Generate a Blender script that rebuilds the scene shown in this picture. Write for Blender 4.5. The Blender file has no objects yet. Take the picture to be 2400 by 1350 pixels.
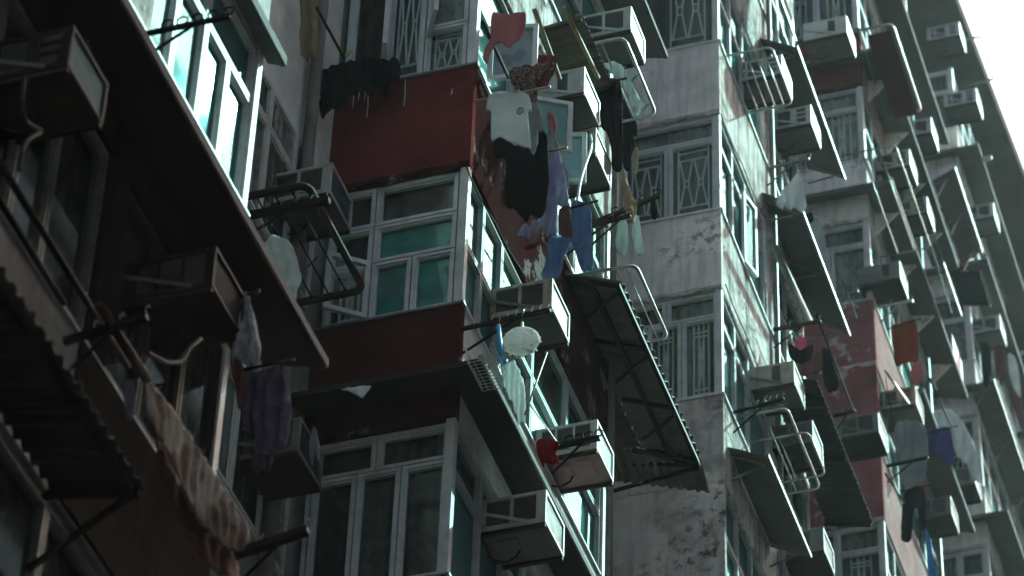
import bpy, bmesh, math, random
from mathutils import Vector, Matrix
random.seed(7)
S = bpy.context.scene
COL = S.collection
R_ = math.radians

# ------------------------------------------------------------------ camera
YAW, PITCH, ROLL, FPX = R_(19.524), R_(41.276), R_(2.399), 8000.0
fwd = Vector((-math.sin(YAW)*math.cos(PITCH), math.cos(YAW)*math.cos(PITCH), math.sin(PITCH)))
rt0 = Vector((math.cos(YAW), math.sin(YAW), 0)); up0 = rt0.cross(fwd)
rt = math.cos(ROLL)*rt0 + math.sin(ROLL)*up0
up = -math.sin(ROLL)*rt0 + math.cos(ROLL)*up0
cd = bpy.data.cameras.new('camera'); cam = bpy.data.objects.new('camera', cd); COL.objects.link(cam)
cam.matrix_world = Matrix(((rt.x, up.x, -fwd.x, 0), (rt.y, up.y, -fwd.y, 0), (rt.z, up.z, -fwd.z, 0), (0, 0, 0, 1)))
cd.sensor_width = 36; cd.lens = FPX/2400*36; cd.clip_start = 0.1; cd.clip_end = 2000
cd.dof.use_dof = True; cd.dof.focus_distance = 30.0; cd.dof.aperture_fstop = 2.2
S.camera = cam

# ------------------------------------------------------------------ light
SUN = Vector((0.318, 0.645, 0.70)).normalized()
EL = math.asin(SUN.z); AZ = math.atan2(SUN.x, SUN.y)
w = bpy.data.worlds.new('World'); S.world = w; w.use_nodes = True
nt = w.node_tree; bg = nt.nodes['Background']
sky = nt.nodes.new('ShaderNodeTexSky'); sky.sky_type = 'NISHITA'; sky.sun_disc = False
sky.sun_elevation = EL; sky.sun_rotation = AZ; sky.dust_density = 5.0; sky.air_density = 0.5; sky.ozone_density = 0.0
nt.links.new(sky.outputs[0], bg.inputs[0]); bg.inputs[1].default_value = 0.13
sl = bpy.data.lights.new('sun', 'SUN'); so = bpy.data.objects.new('sun', sl); COL.objects.link(so)
sl.energy = 2.4; sl.angle = R_(0.6); sl.color = (0.50, 1.0, 0.94)
so.rotation_euler = (-SUN).to_track_quat('-Z', 'Y').to_euler()
S.view_settings.view_transform = 'Standard'; S.view_settings.look = 'None'
S.view_settings.gamma = 1.0; S.view_settings.exposure = 2.15
S.render.engine = 'CYCLES'
S.cycles.use_denoising = True
S.cycles.max_bounces = 6; S.cycles.transparent_max_bounces = 12; S.cycles.volume_bounces = 0
S.cycles.sample_clamp_indirect = 6.0

# ------------------------------------------------------------------ measuring helpers (photo pixel -> point on a wall plane)
def ray(px, py):
    return (fwd*FPX + rt*(px-1200) - up*(py-675)).normalized()
def X(px, py, x): d = ray(px, py); return d*(x/d.x)
def Y(px, py, y): d = ray(px, py); return d*(y/d.y)
def Z(px, py, z): d = ray(px, py); return d*(z/d.z)

# ------------------------------------------------------------------ materials
MATS = {}
def new_mat(name):
    m = bpy.data.materials.new(name); m.use_nodes = True
    return m, m.node_tree, m.node_tree.nodes['Principled BSDF']
def N(t, kind, **kw):
    n = t.nodes.new(kind)
    for k, v in kw.items():
        if k in n.inputs: n.inputs[k].default_value = v
        else: setattr(n, k, v)
    return n
def ramp(t, src, p0, p1, c0=(0,0,0,1), c1=(1,1,1,1)):
    r = t.nodes.new('ShaderNodeValToRGB'); e = r.color_ramp.elements
    e[0].position = p0; e[1].position = p1; e[0].color = c0; e[1].color = c1
    t.links.new(src, r.inputs[0]); return r
def mixc(t, fac, a, b):
    m = t.nodes.new('ShaderNodeMix'); m.data_type = 'RGBA'
    if fac is not None:
        if isinstance(fac, float): m.inputs[0].default_value = fac
        else: t.links.new(fac, m.inputs[0])
    for s, v in ((6, a), (7, b)):
        if isinstance(v, tuple): m.inputs[s].default_value = (*v[:3], 1)
        else: t.links.new(v, m.inputs[s])
    return m.outputs[2]
def mat(name, col, rough=0.7, dirt=None, damt=0.5, scale=3.0, streak=None, samt=0.5, peel=None, pth=0.6, pscale=1.5, speck=0.0,
        bump=0.15, bscale=40.0, metal=0.0, var=0.15, spec=0.3):
    """weathered surface: large tone variation, vertical run-off streaks, blotches, peeling second layer, fine relief"""
    if name in MATS: return MATS[name]
    if any(k in name for k in ('wall', 'paint', 'peel', 'white', 'soffit', 'plaster')) and 'metal' not in name: spec = 0.0; rough = 1.0
    m, t, b = new_mat(name)
    geo = t.nodes.new('ShaderNodeNewGeometry'); pos = geo.outputs['Position']
    n1 = N(t, 'ShaderNodeTexNoise', Scale=scale, Detail=6.0, Roughness=0.65); t.links.new(pos, n1.inputs['Vector'])
    dark = tuple(c*(1-var*1.6) for c in col); lite = tuple(min(1, c*(1+var)) for c in col)
    r1 = ramp(t, n1.outputs[0], 0.3, 0.7)
    c = mixc(t, r1.outputs[0], dark, lite)
    if peel:
        n2 = N(t, 'ShaderNodeTexNoise', Scale=pscale, Detail=9.0, Roughness=0.7); t.links.new(pos, n2.inputs['Vector'])
        r2 = ramp(t, n2.outputs[0], pth, pth+0.015); c = mixc(t, r2.outputs[0], c, peel)
        hb = r2.outputs[0]
    if streak:
        mp = t.nodes.new('ShaderNodeMapping'); mp.inputs['Scale'].default_value = (5.5, 5.5, 0.35); t.links.new(pos, mp.inputs[0])
        n3 = N(t, 'ShaderNodeTexNoise', Scale=2.2, Detail=5.0, Roughness=0.6); t.links.new(mp.outputs[0], n3.inputs['Vector'])
        r3 = ramp(t, n3.outputs[0], 0.48, 0.72, (0,0,0,1), (samt,)*3+(1,)); c = mixc(t, r3.outputs[0], c, streak)
    if dirt:
        n4 = N(t, 'ShaderNodeTexNoise', Scale=scale*0.8, Detail=8.0, Roughness=0.75); t.links.new(pos, n4.inputs['Vector'])
        r4 = ramp(t, n4.outputs[0], 0.47, 0.68, (0,0,0,1), (damt,)*3+(1,)); c = mixc(t, r4.outputs[0], c, dirt)
    if speck:
        n5 = N(t, 'ShaderNodeTexNoise', Scale=9.0, Detail=7.0, Roughness=0.7); t.links.new(pos, n5.inputs['Vector'])
        n7 = N(t, 'ShaderNodeTexNoise', Scale=1.1, Detail=3.0, Roughness=0.5); t.links.new(pos, n7.inputs['Vector'])
        r7 = ramp(t, n7.outputs[0], 0.50, 0.66)
        r5 = ramp(t, n5.outputs[0], 0.50, 0.60, (0,0,0,1), (speck,)*3+(1,))
        mm = N(t, 'ShaderNodeMath', operation='MULTIPLY'); t.links.new(r7.outputs[0], mm.inputs[0]); t.links.new(r5.outputs[0], mm.inputs[1])
        c = mixc(t, mm.outputs[0], c, (0.06, 0.05, 0.042))
    t.links.new(c, b.inputs['Base Color'])
    b.inputs['Roughness'].default_value = rough; b.inputs['Metallic'].default_value = metal
    b.inputs['Specular IOR Level'].default_value = spec
    if bump:
        n6 = N(t, 'ShaderNodeTexNoise', Scale=bscale, Detail=6.0, Roughness=0.6); t.links.new(pos, n6.inputs['Vector'])
        bp = t.nodes.new('ShaderNodeBump'); bp.inputs['Strength'].default_value = bump; bp.inputs['Distance'].default_value = 0.02
        t.links.new(n6.outputs[0], bp.inputs['Height'])
        if peel:
            bp2 = t.nodes.new('ShaderNodeBump'); bp2.inputs['Strength'].default_value = 0.5; bp2.inputs['Distance'].default_value = 0.01; bp2.invert = True
            t.links.new(hb, bp2.inputs['Height']); t.links.new(bp.outputs[0], bp2.inputs['Normal']); t.links.new(bp2.outputs[0], b.inputs['Normal'])
        else: t.links.new(bp.outputs[0], b.inputs['Normal'])
    MATS[name] = m; return m

mat('white_wall', (0.82,0.79,0.735), 0.85, dirt=(0.30,0.27,0.24), damt=0.45, scale=1.1, streak=(0.28,0.25,0.22), samt=0.45, speck=0.75, bump=0.3, bscale=25)
mat('mouldy_wall', (0.62,0.575,0.53), 0.9, dirt=(0.15,0.12,0.105), damt=0.85, scale=1.9, streak=(0.22,0.18,0.16), samt=0.5, speck=0.95, bump=0.6, bscale=30)
mat('rough_wall', (0.72,0.72,0.69), 0.9, dirt=(0.14,0.125,0.115), damt=0.95, scale=2.4, streak=(0.13,0.12,0.11), samt=1.0, speck=0.95, bump=1.0, bscale=14)  # heavy blotches and streaks: plaster dirt plus dappled shade painted in
mat('pale_wall', (0.78,0.78,0.75), 0.9, dirt=(0.25,0.24,0.22), damt=0.4, scale=1.2, bump=0.2)
mat('red_paint', (0.17,0.034,0.034), 0.6, peel=(0.24,0.13,0.125), pth=0.70, pscale=3.2, dirt=(0.055,0.016,0.016), damt=0.85, scale=1.3, streak=(0.16,0.05,0.05), samt=0.35, bump=0.15, bscale=30, var=0.2)
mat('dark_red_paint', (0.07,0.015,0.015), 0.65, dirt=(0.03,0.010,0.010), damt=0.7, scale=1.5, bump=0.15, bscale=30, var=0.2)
mat('red_peel', (0.038,0.012,0.012), 0.75, peel=(0.17,0.15,0.14), pth=0.58, pscale=2.6, dirt=(0.03,0.02,0.02), damt=0.8, scale=2.2, bump=0.5)
mat('pink_peel', (0.29,0.105,0.108), 0.8, peel=(0.50,0.46,0.43), pth=0.575, pscale=1.3, dirt=(0.10,0.04,0.04), damt=0.8, scale=1.5, streak=(0.36,0.16,0.16), samt=0.5, bump=0.3)
mat('pink_wall', (0.36,0.24,0.235), 0.85, peel=(0.46,0.44,0.42), pth=0.56, pscale=1.6, dirt=(0.15,0.10,0.10), damt=0.7, scale=2, bump=0.3)
mat('bare_plaster', (0.62,0.62,0.60), 0.85, dirt=(0.22,0.20,0.18), damt=0.6, scale=2.5, speck=0.4, bump=0.4, bscale=22)
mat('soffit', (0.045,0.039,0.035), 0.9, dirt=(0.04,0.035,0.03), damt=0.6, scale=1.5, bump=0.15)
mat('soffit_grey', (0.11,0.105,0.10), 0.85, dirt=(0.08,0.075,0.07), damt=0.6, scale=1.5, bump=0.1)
mat('edge_grey', (0.17,0.17,0.165), 0.9, dirt=(0.10,0.09,0.085), damt=0.6, scale=4, bump=0.1, spec=0.05)
mat('shaded_grimy_white', (0.26,0.25,0.235), 0.9, dirt=(0.07,0.06,0.05), damt=0.8, scale=1.4, speck=0.5, bump=0.3)  # dirty white, base darkened to hold the near-left shade
mat('shaded_stained_wall', (0.030,0.025,0.021), 0.9, dirt=(0.02,0.016,0.013), damt=0.9, scale=1.6, streak=(0.045,0.036,0.03), samt=0.6, speck=0.4, bump=0.4)  # brown stained wall, base darkened further so the shade is in its colour
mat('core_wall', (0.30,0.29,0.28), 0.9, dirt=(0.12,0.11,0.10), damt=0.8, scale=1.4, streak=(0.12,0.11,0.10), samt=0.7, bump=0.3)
mat('dark_wall', (0.03,0.026,0.022), 0.9, dirt=(0.03,0.026,0.022), damt=0.7, scale=1.6, bump=0.3)  # near-black base; on the near-left bay it paints the shade
mat('aluminium', (0.58,0.60,0.59), 0.5, dirt=(0.24,0.23,0.21), damt=0.5, scale=5, bump=0.05, var=0.08, spec=0.03)
mat('grille_white', (0.66,0.69,0.68), 0.5, dirt=(0.35,0.33,0.30), damt=0.4, scale=6, bump=0.0, spec=0.2)
mat('teal_frame', (0.36,0.40,0.40), 0.6, dirt=(0.18,0.17,0.16), damt=0.5, scale=5, bump=0.05, spec=0.03)
mat('grey_frame', (0.16,0.155,0.145), 0.6, dirt=(0.06,0.055,0.05), damt=0.6, scale=5, bump=0.05, spec=0.06)
mat('dark_frame', (0.04,0.036,0.033), 0.6, bump=0.05, spec=0.06)
mat('white_metal', (0.44,0.44,0.42), 0.5, dirt=(0.16,0.13,0.10), damt=0.6, scale=4, streak=(0.20,0.14,0.10), samt=0.4, bump=0.05, var=0.1, spec=0.12)
mat('shaded_metal', (0.028,0.024,0.021), 0.7, dirt=(0.02,0.017,0.014), damt=0.6, scale=4, bump=0.08, spec=0.03)  # metal darkened so near-left things carry their shade in the colour
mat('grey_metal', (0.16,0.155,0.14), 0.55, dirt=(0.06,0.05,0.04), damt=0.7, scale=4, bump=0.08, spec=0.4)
mat('cream_metal', (0.42,0.385,0.31), 0.6, dirt=(0.17,0.11,0.07), damt=0.75, scale=5, streak=(0.20,0.11,0.06), samt=0.7, bump=0.06, spec=0.12)
mat('pink_metal', (0.30,0.17,0.17), 0.6, dirt=(0.14,0.07,0.06), damt=0.6, scale=5, bump=0.08)
mat('vent_dark', (0.022,0.021,0.02), 0.7, bump=0.0)
mat('condenser', (0.46,0.50,0.49), 0.4, dirt=(0.08,0.08,0.07), damt=0.6, scale=6, bump=0.1, bscale=120, spec=0.5)
mat('teal_mesh', (0.05,0.20,0.22), 0.6, dirt=(0.03,0.09,0.10), damt=0.5, scale=6, bump=0.1)
mat('blue_mesh', (0.05,0.075,0.095), 0.5, dirt=(0.03,0.04,0.05), damt=0.5, scale=5, bump=0.1)
mat('rust_metal', (0.04,0.028,0.022), 0.75, dirt=(0.08,0.035,0.018), damt=0.5, scale=9, bump=0.2, bscale=90, spec=0.08)
mat('black_metal', (0.014,0.012,0.011), 0.7, dirt=(0.03,0.02,0.014), damt=0.4, scale=9, bump=0.1, spec=0.06)
mat('tube_metal', (0.30,0.30,0.29), 0.35, dirt=(0.14,0.10,0.07), damt=0.6, scale=9, metal=0.7, bump=0.05, spec=0.5)
mat('bamboo', (0.27,0.19,0.09), 0.6, dirt=(0.12,0.07,0.03), damt=0.5, scale=10, bump=0.1)
mat('corrugated', (0.115,0.098,0.082), 0.8, dirt=(0.05,0.038,0.03), damt=0.8, scale=2.5, bump=0.1, spec=0.4)
mat('corrugated_dark', (0.02,0.018,0.016), 0.7, dirt=(0.02,0.018,0.016), damt=0.6, scale=3, bump=0.1)
mat('corrugated_yellow', (0.42,0.36,0.24), 0.7, dirt=(0.20,0.15,0.09), damt=0.6, scale=3, bump=0.1)
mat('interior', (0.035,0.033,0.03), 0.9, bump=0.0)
mat('asphalt', (0.07,0.07,0.07), 0.95, dirt=(0.03,0.03,0.03), damt=0.5, scale=0.5)
mat('white_plastic', (0.60,0.62,0.62), 0.5, dirt=(0.40,0.40,0.38), damt=0.4, scale=6, bump=0.1)
mat('blue_plastic', (0.02,0.30,0.55), 0.4, bump=0.0)
mat('green_plastic', (0.10,0.42,0.24), 0.4, bump=0.0)
mat('lime_plastic', (0.40,0.55,0.05), 0.4, bump=0.0)
mat('hose', (0.50,0.51,0.48), 0.5, bump=0.0)
mat('purple_board', (0.36,0.12,0.32), 0.7, bump=0.05)

def cloth(name, col, col2=None, pscale=18.0, translucent=0.0, pat=None):
    if name in MATS: return MATS[name]
    m, t, b = new_mat(name)
    geo = t.nodes.new('ShaderNodeNewGeometry'); pos = geo.outputs['Position']
    n1 = N(t, 'ShaderNodeTexNoise', Scale=4.0, Detail=4.0); t.links.new(pos, n1.inputs['Vector'])
    r1 = ramp(t, n1.outputs[0], 0.3, 0.7)
    c = mixc(t, r1.outputs[0], tuple(x*0.75 for x in col), col)
    if col2:
        if pat == 'band':
            n2 = N(t, 'ShaderNodeTexWave', Scale=pscale, Distortion=1.5); n2.bands_direction = 'Z'
        else:
            n2 = N(t, 'ShaderNodeTexNoise', Scale=pscale, Detail=3.0)
        t.links.new(pos, n2.inputs['Vector'])
        r2 = ramp(t, n2.outputs[0], 0.47, 0.55); c = mixc(t, r2.outputs[0], c, col2)
    t.links.new(c, b.inputs['Base Color']); b.inputs['Roughness'].default_value = 0.9; b.inputs['Specular IOR Level'].default_value = 0.03
    b.inputs['Sheen Weight'].default_value = 0.0
    n3 = N(t, 'ShaderNodeTexNoise', Scale=260.0, Detail=2.0); t.links.new(pos, n3.inputs['Vector'])
    bp = t.nodes.new('ShaderNodeBump'); bp.inputs['Strength'].default_value = 0.25; bp.inputs['Distance'].default_value = 0.004
    t.links.new(n3.outputs[0], bp.inputs['Height']); t.links.new(bp.outputs[0], b.inputs['Normal'])
    if translucent:
        tr = t.nodes.new('ShaderNodeBsdfTranslucent'); t.links.new(c, tr.inputs[0])
        mx = t.nodes.new('ShaderNodeMixShader'); mx.inputs[0].default_value = translucent
        out = [n for n in t.nodes if n.type == 'OUTPUT_MATERIAL'][0]
        t.links.new(b.outputs[0], mx.inputs[1]); t.links.new(tr.outputs[0], mx.inputs[2]); t.links.new(mx.outputs[0], out.inputs[0])
    MATS[name] = m; return m
cloth('cloth_black', (0.008,0.008,0.009)); cloth('cloth_white', (0.50,0.51,0.51), translucent=0.3); cloth('cloth_bright', (0.80,0.80,0.77), translucent=0.4); cloth('cloth_grey', (0.26,0.27,0.28), translucent=0.2)
cloth('cloth_pink', (0.36,0.15,0.16), translucent=0.3); cloth('cloth_maroon', (0.11,0.025,0.03)); cloth('cloth_lavender', (0.36,0.35,0.46), (0.28,0.27,0.38), 9, 0.25)
cloth('cloth_denim', (0.12,0.20,0.34), (0.085,0.15,0.27), 12); cloth('cloth_tan', (0.36,0.27,0.18), translucent=0.25); cloth('cloth_brown', (0.12,0.055,0.05))
cloth('cloth_pattern', (0.20,0.14,0.12), (0.03,0.02,0.02), 55); cloth('cloth_red', (0.26,0.014,0.016), translucent=0.2); cloth('cloth_orange', (0.30,0.065,0.012), (0.17,0.022,0.005), 5, 0.2, 'band')
cloth('cloth_navy', (0.05,0.05,0.17)); cloth('cloth_blue', (0.05,0.22,0.50)); cloth('cloth_hotpink', (0.55,0.10,0.20)); cloth('cloth_towel', (0.34,0.34,0.36), (0.20,0.19,0.20), 22)
cloth('cloth_mauve', (0.14,0.12,0.17), (0.09,0.075,0.11), 12); cloth('tarp', (0.15,0.115,0.09), (0.24,0.22,0.20), 3.5, 0.3); cloth('sheer', (0.40,0.45,0.44), translucent=0.5)
cloth('curtain_green', (0.02,0.50,0.41), (0.015,0.32,0.27), 3); cloth('curtain_grey', (0.12,0.115,0.105), (0.07,0.066,0.06), 6); cloth('curtain_brown', (0.05,0.042,0.036), (0.025,0.022,0.02), 6)
cloth('film_green', (0.012,0.34,0.285), (0.008,0.20,0.17), 5); cloth('film_teal', (0.34,0.50,0.50), (0.28,0.43,0.43), 4); cloth('film_white', (0.46,0.58,0.58), (0.40,0.51,0.51), 3); cloth('curtain_pale', (0.30,0.30,0.29), (0.17,0.17,0.165), 7)

def glass(name, tint, rough, extra=0.03, refl=(0.9,0.97,0.97), ior=1.5):
    m = bpy.data.materials.new(name); m.use_nodes = True; t = m.node_tree; t.nodes.clear()
    out = t.nodes.new('ShaderNodeOutputMaterial'); mx = t.nodes.new('ShaderNodeMixShader')
    tr = t.nodes.new('ShaderNodeBsdfTransparent'); tr.inputs[0].default_value = (*tint, 1)
    gl = t.nodes.new('ShaderNodeBsdfGlossy'); gl.inputs['Roughness'].default_value = rough; gl.inputs[0].default_value = (*refl,1)
    fr = t.nodes.new('ShaderNodeFresnel'); fr.inputs[0].default_value = ior
    geo = t.nodes.new('ShaderNodeNewGeometry'); n = N(t, 'ShaderNodeTexNoise', Scale=3.0, Detail=5.0); t.links.new(geo.outputs['Position'], n.inputs['Vector'])
    df = t.nodes.new('ShaderNodeBsdfDiffuse'); df.inputs[0].default_value = (0.35,0.36,0.34,1)
    r = ramp(t, n.outputs[0], 0.4, 0.75, (extra*0.4,)*3+(1,), (extra*2.5,)*3+(1,))
    m2 = t.nodes.new('ShaderNodeMixShader'); t.links.new(r.outputs[0], m2.inputs[0]); t.links.new(tr.outputs[0], m2.inputs[1]); t.links.new(df.outputs[0], m2.inputs[2])
    inv = N(t, 'ShaderNodeMath', operation='SUBTRACT'); inv.inputs[0].default_value = 1.0; t.links.new(geo.outputs['Backfacing'], inv.inputs[1])
    mul = N(t, 'ShaderNodeMath', operation='MULTIPLY'); t.links.new(fr.outputs[0], mul.inputs[0]); t.links.new(inv.outputs[0], mul.inputs[1])
    t.links.new(mul.outputs[0], mx.inputs[0]); t.links.new(m2.outputs[0], mx.inputs[1]); t.links.new(gl.outputs[0], mx.inputs[2])
    t.links.new(mx.outputs[0], out.inputs[0]); MATS[name] = m
glass('glass', (0.92,0.95,0.94), 0.03); glass('glass_dirty', (0.70,0.84,0.83), 0.03, 0.05, (0.34,0.50,0.50), 1.45)

# ------------------------------------------------------------------ mesh helpers
ALLCHILD = {}
class MB:
    def __init__(s): s.v = []; s.f = []
    def quad(s, a, b, c, d):
        i = len(s.v); s.v += [Vector(a), Vector(b), Vector(c), Vector(d)]; s.f.append((i, i+1, i+2, i+3)); return s
    def hexa(s, p):          # 8 points: bottom 4 (ccw), top 4
        i = len(s.v); s.v += [Vector(q) for q in p]
        for f in ((3,2,1,0),(4,5,6,7),(0,1,5,4),(1,2,6,5),(2,3,7,6),(3,0,4,7)): s.f.append(tuple(i+k for k in f))
        return s
    def box(s, x0, x1, y0, y1, z0, z1):
        return s.hexa([(x0,y0,z0),(x1,y0,z0),(x1,y1,z0),(x0,y1,z0),(x0,y0,z1),(x1,y0,z1),(x1,y1,z1),(x0,y1,z1)])
    def frame(s, O, u, v, n, u0, u1, v0, v1, n0, n1):   # box in a local frame
        P = lambda a, b, c: O + u*a + v*b + n*c
        q = [P(u0,v0,n0),P(u1,v0,n0),P(u1,v0,n1),P(u0,v0,n1),P(u0,v1,n0),P(u1,v1,n0),P(u1,v1,n1),P(u0,v1,n1)]
        return s.hexa(q)
    def tube(s, pts, r, n=8, caps=True):
        pts = [Vector(p) for p in pts]; base = len(s.v); rings = []
        for i, p in enumerate(pts):
            d = (pts[min(i+1, len(pts)-1)] - pts[max(i-1, 0)])
            d = d.normalized() if d.length > 1e-9 else Vector((0,0,1))
            a = d.cross(Vector((0.0,0.0,1.0)));
            if a.length < 0.05: a = d.cross(Vector((1.0,0,0)))
            a.normalize(); b = d.cross(a)
            rr = r[i] if isinstance(r, (list, tuple)) else r
            k = len(s.v)
            for j in range(n):
                t = 2*math.pi*j/n; s.v.append(p + a*math.cos(t)*rr + b*math.sin(t)*rr)
            rings.append(k)
        for k0, k1 in zip(rings, rings[1:]):
            for j in range(n): s.f.append((k0+j, k0+(j+1)%n, k1+(j+1)%n, k1+j))
        if caps:
            s.f.append(tuple(rings[0]+j for j in reversed(range(n)))); s.f.append(tuple(rings[-1]+j for j in range(n)))
        return s
    def bar(s, p, q, w, h=None, upv=(0,0,1)):     # rectangular bar from p to q
        p, q = Vector(p), Vector(q); h = h or w; d = (q-p).normalized(); a = d.cross(Vector(upv))
        if a.length < 0.05: a = d.cross(Vector((1,0,0)))
        a.normalize(); b = a.cross(d)
        a *= w/2; b *= h/2
        return s.hexa([p-a-b, p+a-b, q+a-b, q-a-b, p-a+b, p+a+b, q+a+b, q-a+b])
    def ring(s, c, r, tr, axis=(0,1,0), n=14):
        ax = Vector(axis).normalized(); a = ax.orthogonal().normalized(); b = ax.cross(a); c = Vector(c)
        s.tube([c + a*math.cos(2*math.pi*i/n)*r + b*math.sin(2*math.pi*i/n)*r for i in range(n+1)], tr, 6, False); return s
    def build(s, name, m, parent=None, smooth=False, bevel=0.0):
        me = bpy.data.meshes.new(name); off = parent_loc(parent)
        me.from_pydata([tuple(p-off) for p in s.v], [], s.f); me.update()
        o = bpy.data.objects.new(name, me); COL.objects.link(o)
        me.materials.append(MATS[m] if isinstance(m, str) else m)
        if parent is not None: o.parent = parent; ALLCHILD.setdefault(parent.name, []).append(o)
        if smooth: me.polygons.foreach_set('use_smooth', [True]*len(me.polygons))
        if bevel:
            b = o.modifiers.new('edge', 'BEVEL'); b.width = bevel; b.segments = 2; b.limit_method = 'ANGLE'
        return o
def parent_loc(p):
    v = Vector((0,0,0))
    while p is not None: v += Vector(p.location); p = p.parent
    return v
def tag(o, label=None, cat=None, group=None, kind=None):
    for k, v in (('label', label), ('category', cat), ('group', group), ('kind', kind)):
        if v: o[k] = v
    return o
def thing(name, loc, label, cat, group=None):
    o = bpy.data.objects.new(name, None); o.location = loc; o.empty_display_size = 0.2; COL.objects.link(o)
    return tag(o, label, cat, group)
def copy_tree(o, parent=None):
    c = o.copy(); COL.objects.link(c); c.parent = parent
    for ch in [k for k in ALLCHILD.get(o.name, [])]: copy_tree(ch, c)
    return c
UX, UY, UZ = Vector((1,0,0)), Vector((0,1,0)), Vector((0,0,1))

# ------------------------------------------------------------------ the setting
g = MB().quad((-400,-400,-1.6),(400,-400,-1.6),(400,400,-1.6),(-400,400,-1.6)).build('ground', 'asphalt'); tag(g, kind='structure')

# unseen courtyard blocks, sized to shade the near bay and block low sky
def court_block(x0, x1, y0, y1, h, axis, label):
    o = thing('courtyard_building', ((x0+x1)/2, (y0+y1)/2, -1.6), label, 'building')
    MB().box(x0, x1, y0, y1, -1.6, h).build('wall', 'core_wall', o)
    b = MB(); p = MB()
    z = 2.0
    while z < h-1:
        if axis == 'x': b.box(x0-0.25, x0-0.002, y0+0.2, y1-0.2, z-1.1, z); p.box(x0-0.05, x0-0.003, y0+0.4, y1-0.4, z+0.02, z+1.5)
        else: b.box(x0+0.2, x1-0.2, y1+0.002, y1+0.25, z-1.1, z); p.box(x0+0.4, x1-0.4, y1+0.003, y1+0.05, z+0.02, z+1.5)
        z += 2.75
    b.build('spandrel', 'white_wall', o); p.build('window_band', 'vent_dark', o)
court_block(8.6, 22.0, -14.0, 95.0, 49.6, 'x', 'unseen long apartment block across the courtyard, facing the projecting bays')
court_block(-24.0, 8.5, -30.0, -15.0, 33.0, 'y', 'unseen apartment block closing the courtyard behind the viewer')

XO, XR = -7.40, -8.70          # outer face of the bays, recessed wall
Y0, PER, LEN = 11.42, 8.25, 4.05
NB = 7
BAYZ = [0.0, 0.0, 0.10, 0.15, 0.2, 0.2, 0.2]
XB = [XO, XO, XO, -7.36, -7.34, -7.34, -7.34]
def PT(k, j): return 15.5 + 2.75*j + BAYZ[k]       # window-sill level j of bay k
ROOF = 46.0

bld = thing('apartment_building', (-8.7, 15.0, -1.6), 'weathered high-rise apartment block with projecting window bays rising out of frame', 'building')
MB().box(-16, XR, 2, 75, -1.6, ROOF).build('core_wall', 'core_wall', bld)

WIN_H = 1.57
def window(O, u, n, W, H, panes, fm='aluminium', fw=0.038, depth=0.08, label=None, back=0.03):
    """framed window: O lower corner, u along the wall, n outward; panes = (u0,v0,u1,v1,glass,curtain,grille)"""
    v = UZ; b = MB(); rnd = random.Random(hash((round(O.x,2), round(O.y,2), round(O.z,2))) & 0xffff)
    b.frame(O,u,v,n, 0,W, 0,0.035, -depth,0.0); b.frame(O,u,v,n, 0,W, H-0.035,H, -depth,0.0)
    b.frame(O,u,v,n, 0,0.035, 0.035,H-0.035, -depth,0.0); b.frame(O,u,v,n, W-0.035,W, 0.035,H-0.035, -depth,0.0)
    for p in panes:                      # sash bars round every pane
        u0,v0,u1,v1 = p[:4]; q = 0.006
        for (a0,a1,c0,c1) in ((u0+q,u1-q,v0+q,v0+fw),(u0+q,u1-q,v1-fw,v1-q),(u0+q,u0+fw,v0+fw,v1-fw),(u1-fw,u1-q,v0+fw,v1-fw)):
            b.frame(O,u,v,n, a0,a1,c0,c1, -depth*0.7, 0.012)
        for (a0,a1,c0,c1) in ((u0+fw,u1-fw,v0+fw,v0+fw+0.014),(u0+fw,u1-fw,v1-fw-0.014,v1-fw),(u0+fw,u0+fw+0.014,v0+fw+0.014,v1-fw-0.014),(u1-fw-0.014,u1-fw,v0+fw+0.014,v1-fw-0.014)):
            b.frame(O,u,v,n, a0,a1,c0,c1, -depth*0.5, -0.004)
    wo = b.build('window', fm, bld)
    if label: wo['label'] = label
    for p in panes:
        u0,v0,u1,v1 = p[:4]; gm = p[4]; cm = p[5] if len(p) > 5 else None; gr = p[6] if len(p) > 6 else None
        a0,a1,c0,c1 = u0+fw, u1-fw, v0+fw, v1-fw
        if gm:
            t1, t2 = rnd.uniform(-0.004,0.004), rnd.uniform(-0.004,0.004); z0 = -depth*0.35
            P = lambda a, c, d: O+u*a+v*c+n*d
            MB().hexa([P(a0,c0,z0+t1-0.003),P(a1,c0,z0+t2-0.003),P(a1,c0,z0+t2),P(a0,c0,z0+t1),P(a0,c1,z0-t2-0.003),P(a1,c1,z0-t1-0.003),P(a1,c1,z0-t1),P(a0,c1,z0-t2)]).build('pane', gm, wo)
        if gr: grille(O, u, n, a0, a1, c0, c1, gr, wo)
        if cm: curtain(O, u, n, a0-0.03, a1+0.03, c0-0.02, c1+0.02, (-depth*0.35-0.016) if cm.startswith('film') else -depth-back, cm, wo, rnd, flat=cm.startswith('film'))
    return wo
def curtain(O, u, n, u0, u1, v0, v1, d, m, parent, rnd, flat=False):
    b = MB(); k = max(6, int((u1-u0)/0.025)); ph = rnd.uniform(0, 6); fq = rnd.uniform(38, 60); am = 0.001 if flat else 0.022
    for i in range(k+1):
        a = u0+(u1-u0)*i/k; off = d + am*math.sin(fq*a+ph) + am*0.6*math.sin(fq*0.37*a+2*ph)
        b.v += [O+u*a+UZ*v0+n*off*1.0, O+u*a+UZ*v1+n*(d+0.5*(off-d))]
    for i in range(k): b.f.append((2*i,2*i+2,2*i+3,2*i+1))
    return b.build('curtain', m, parent, smooth=True)
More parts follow.
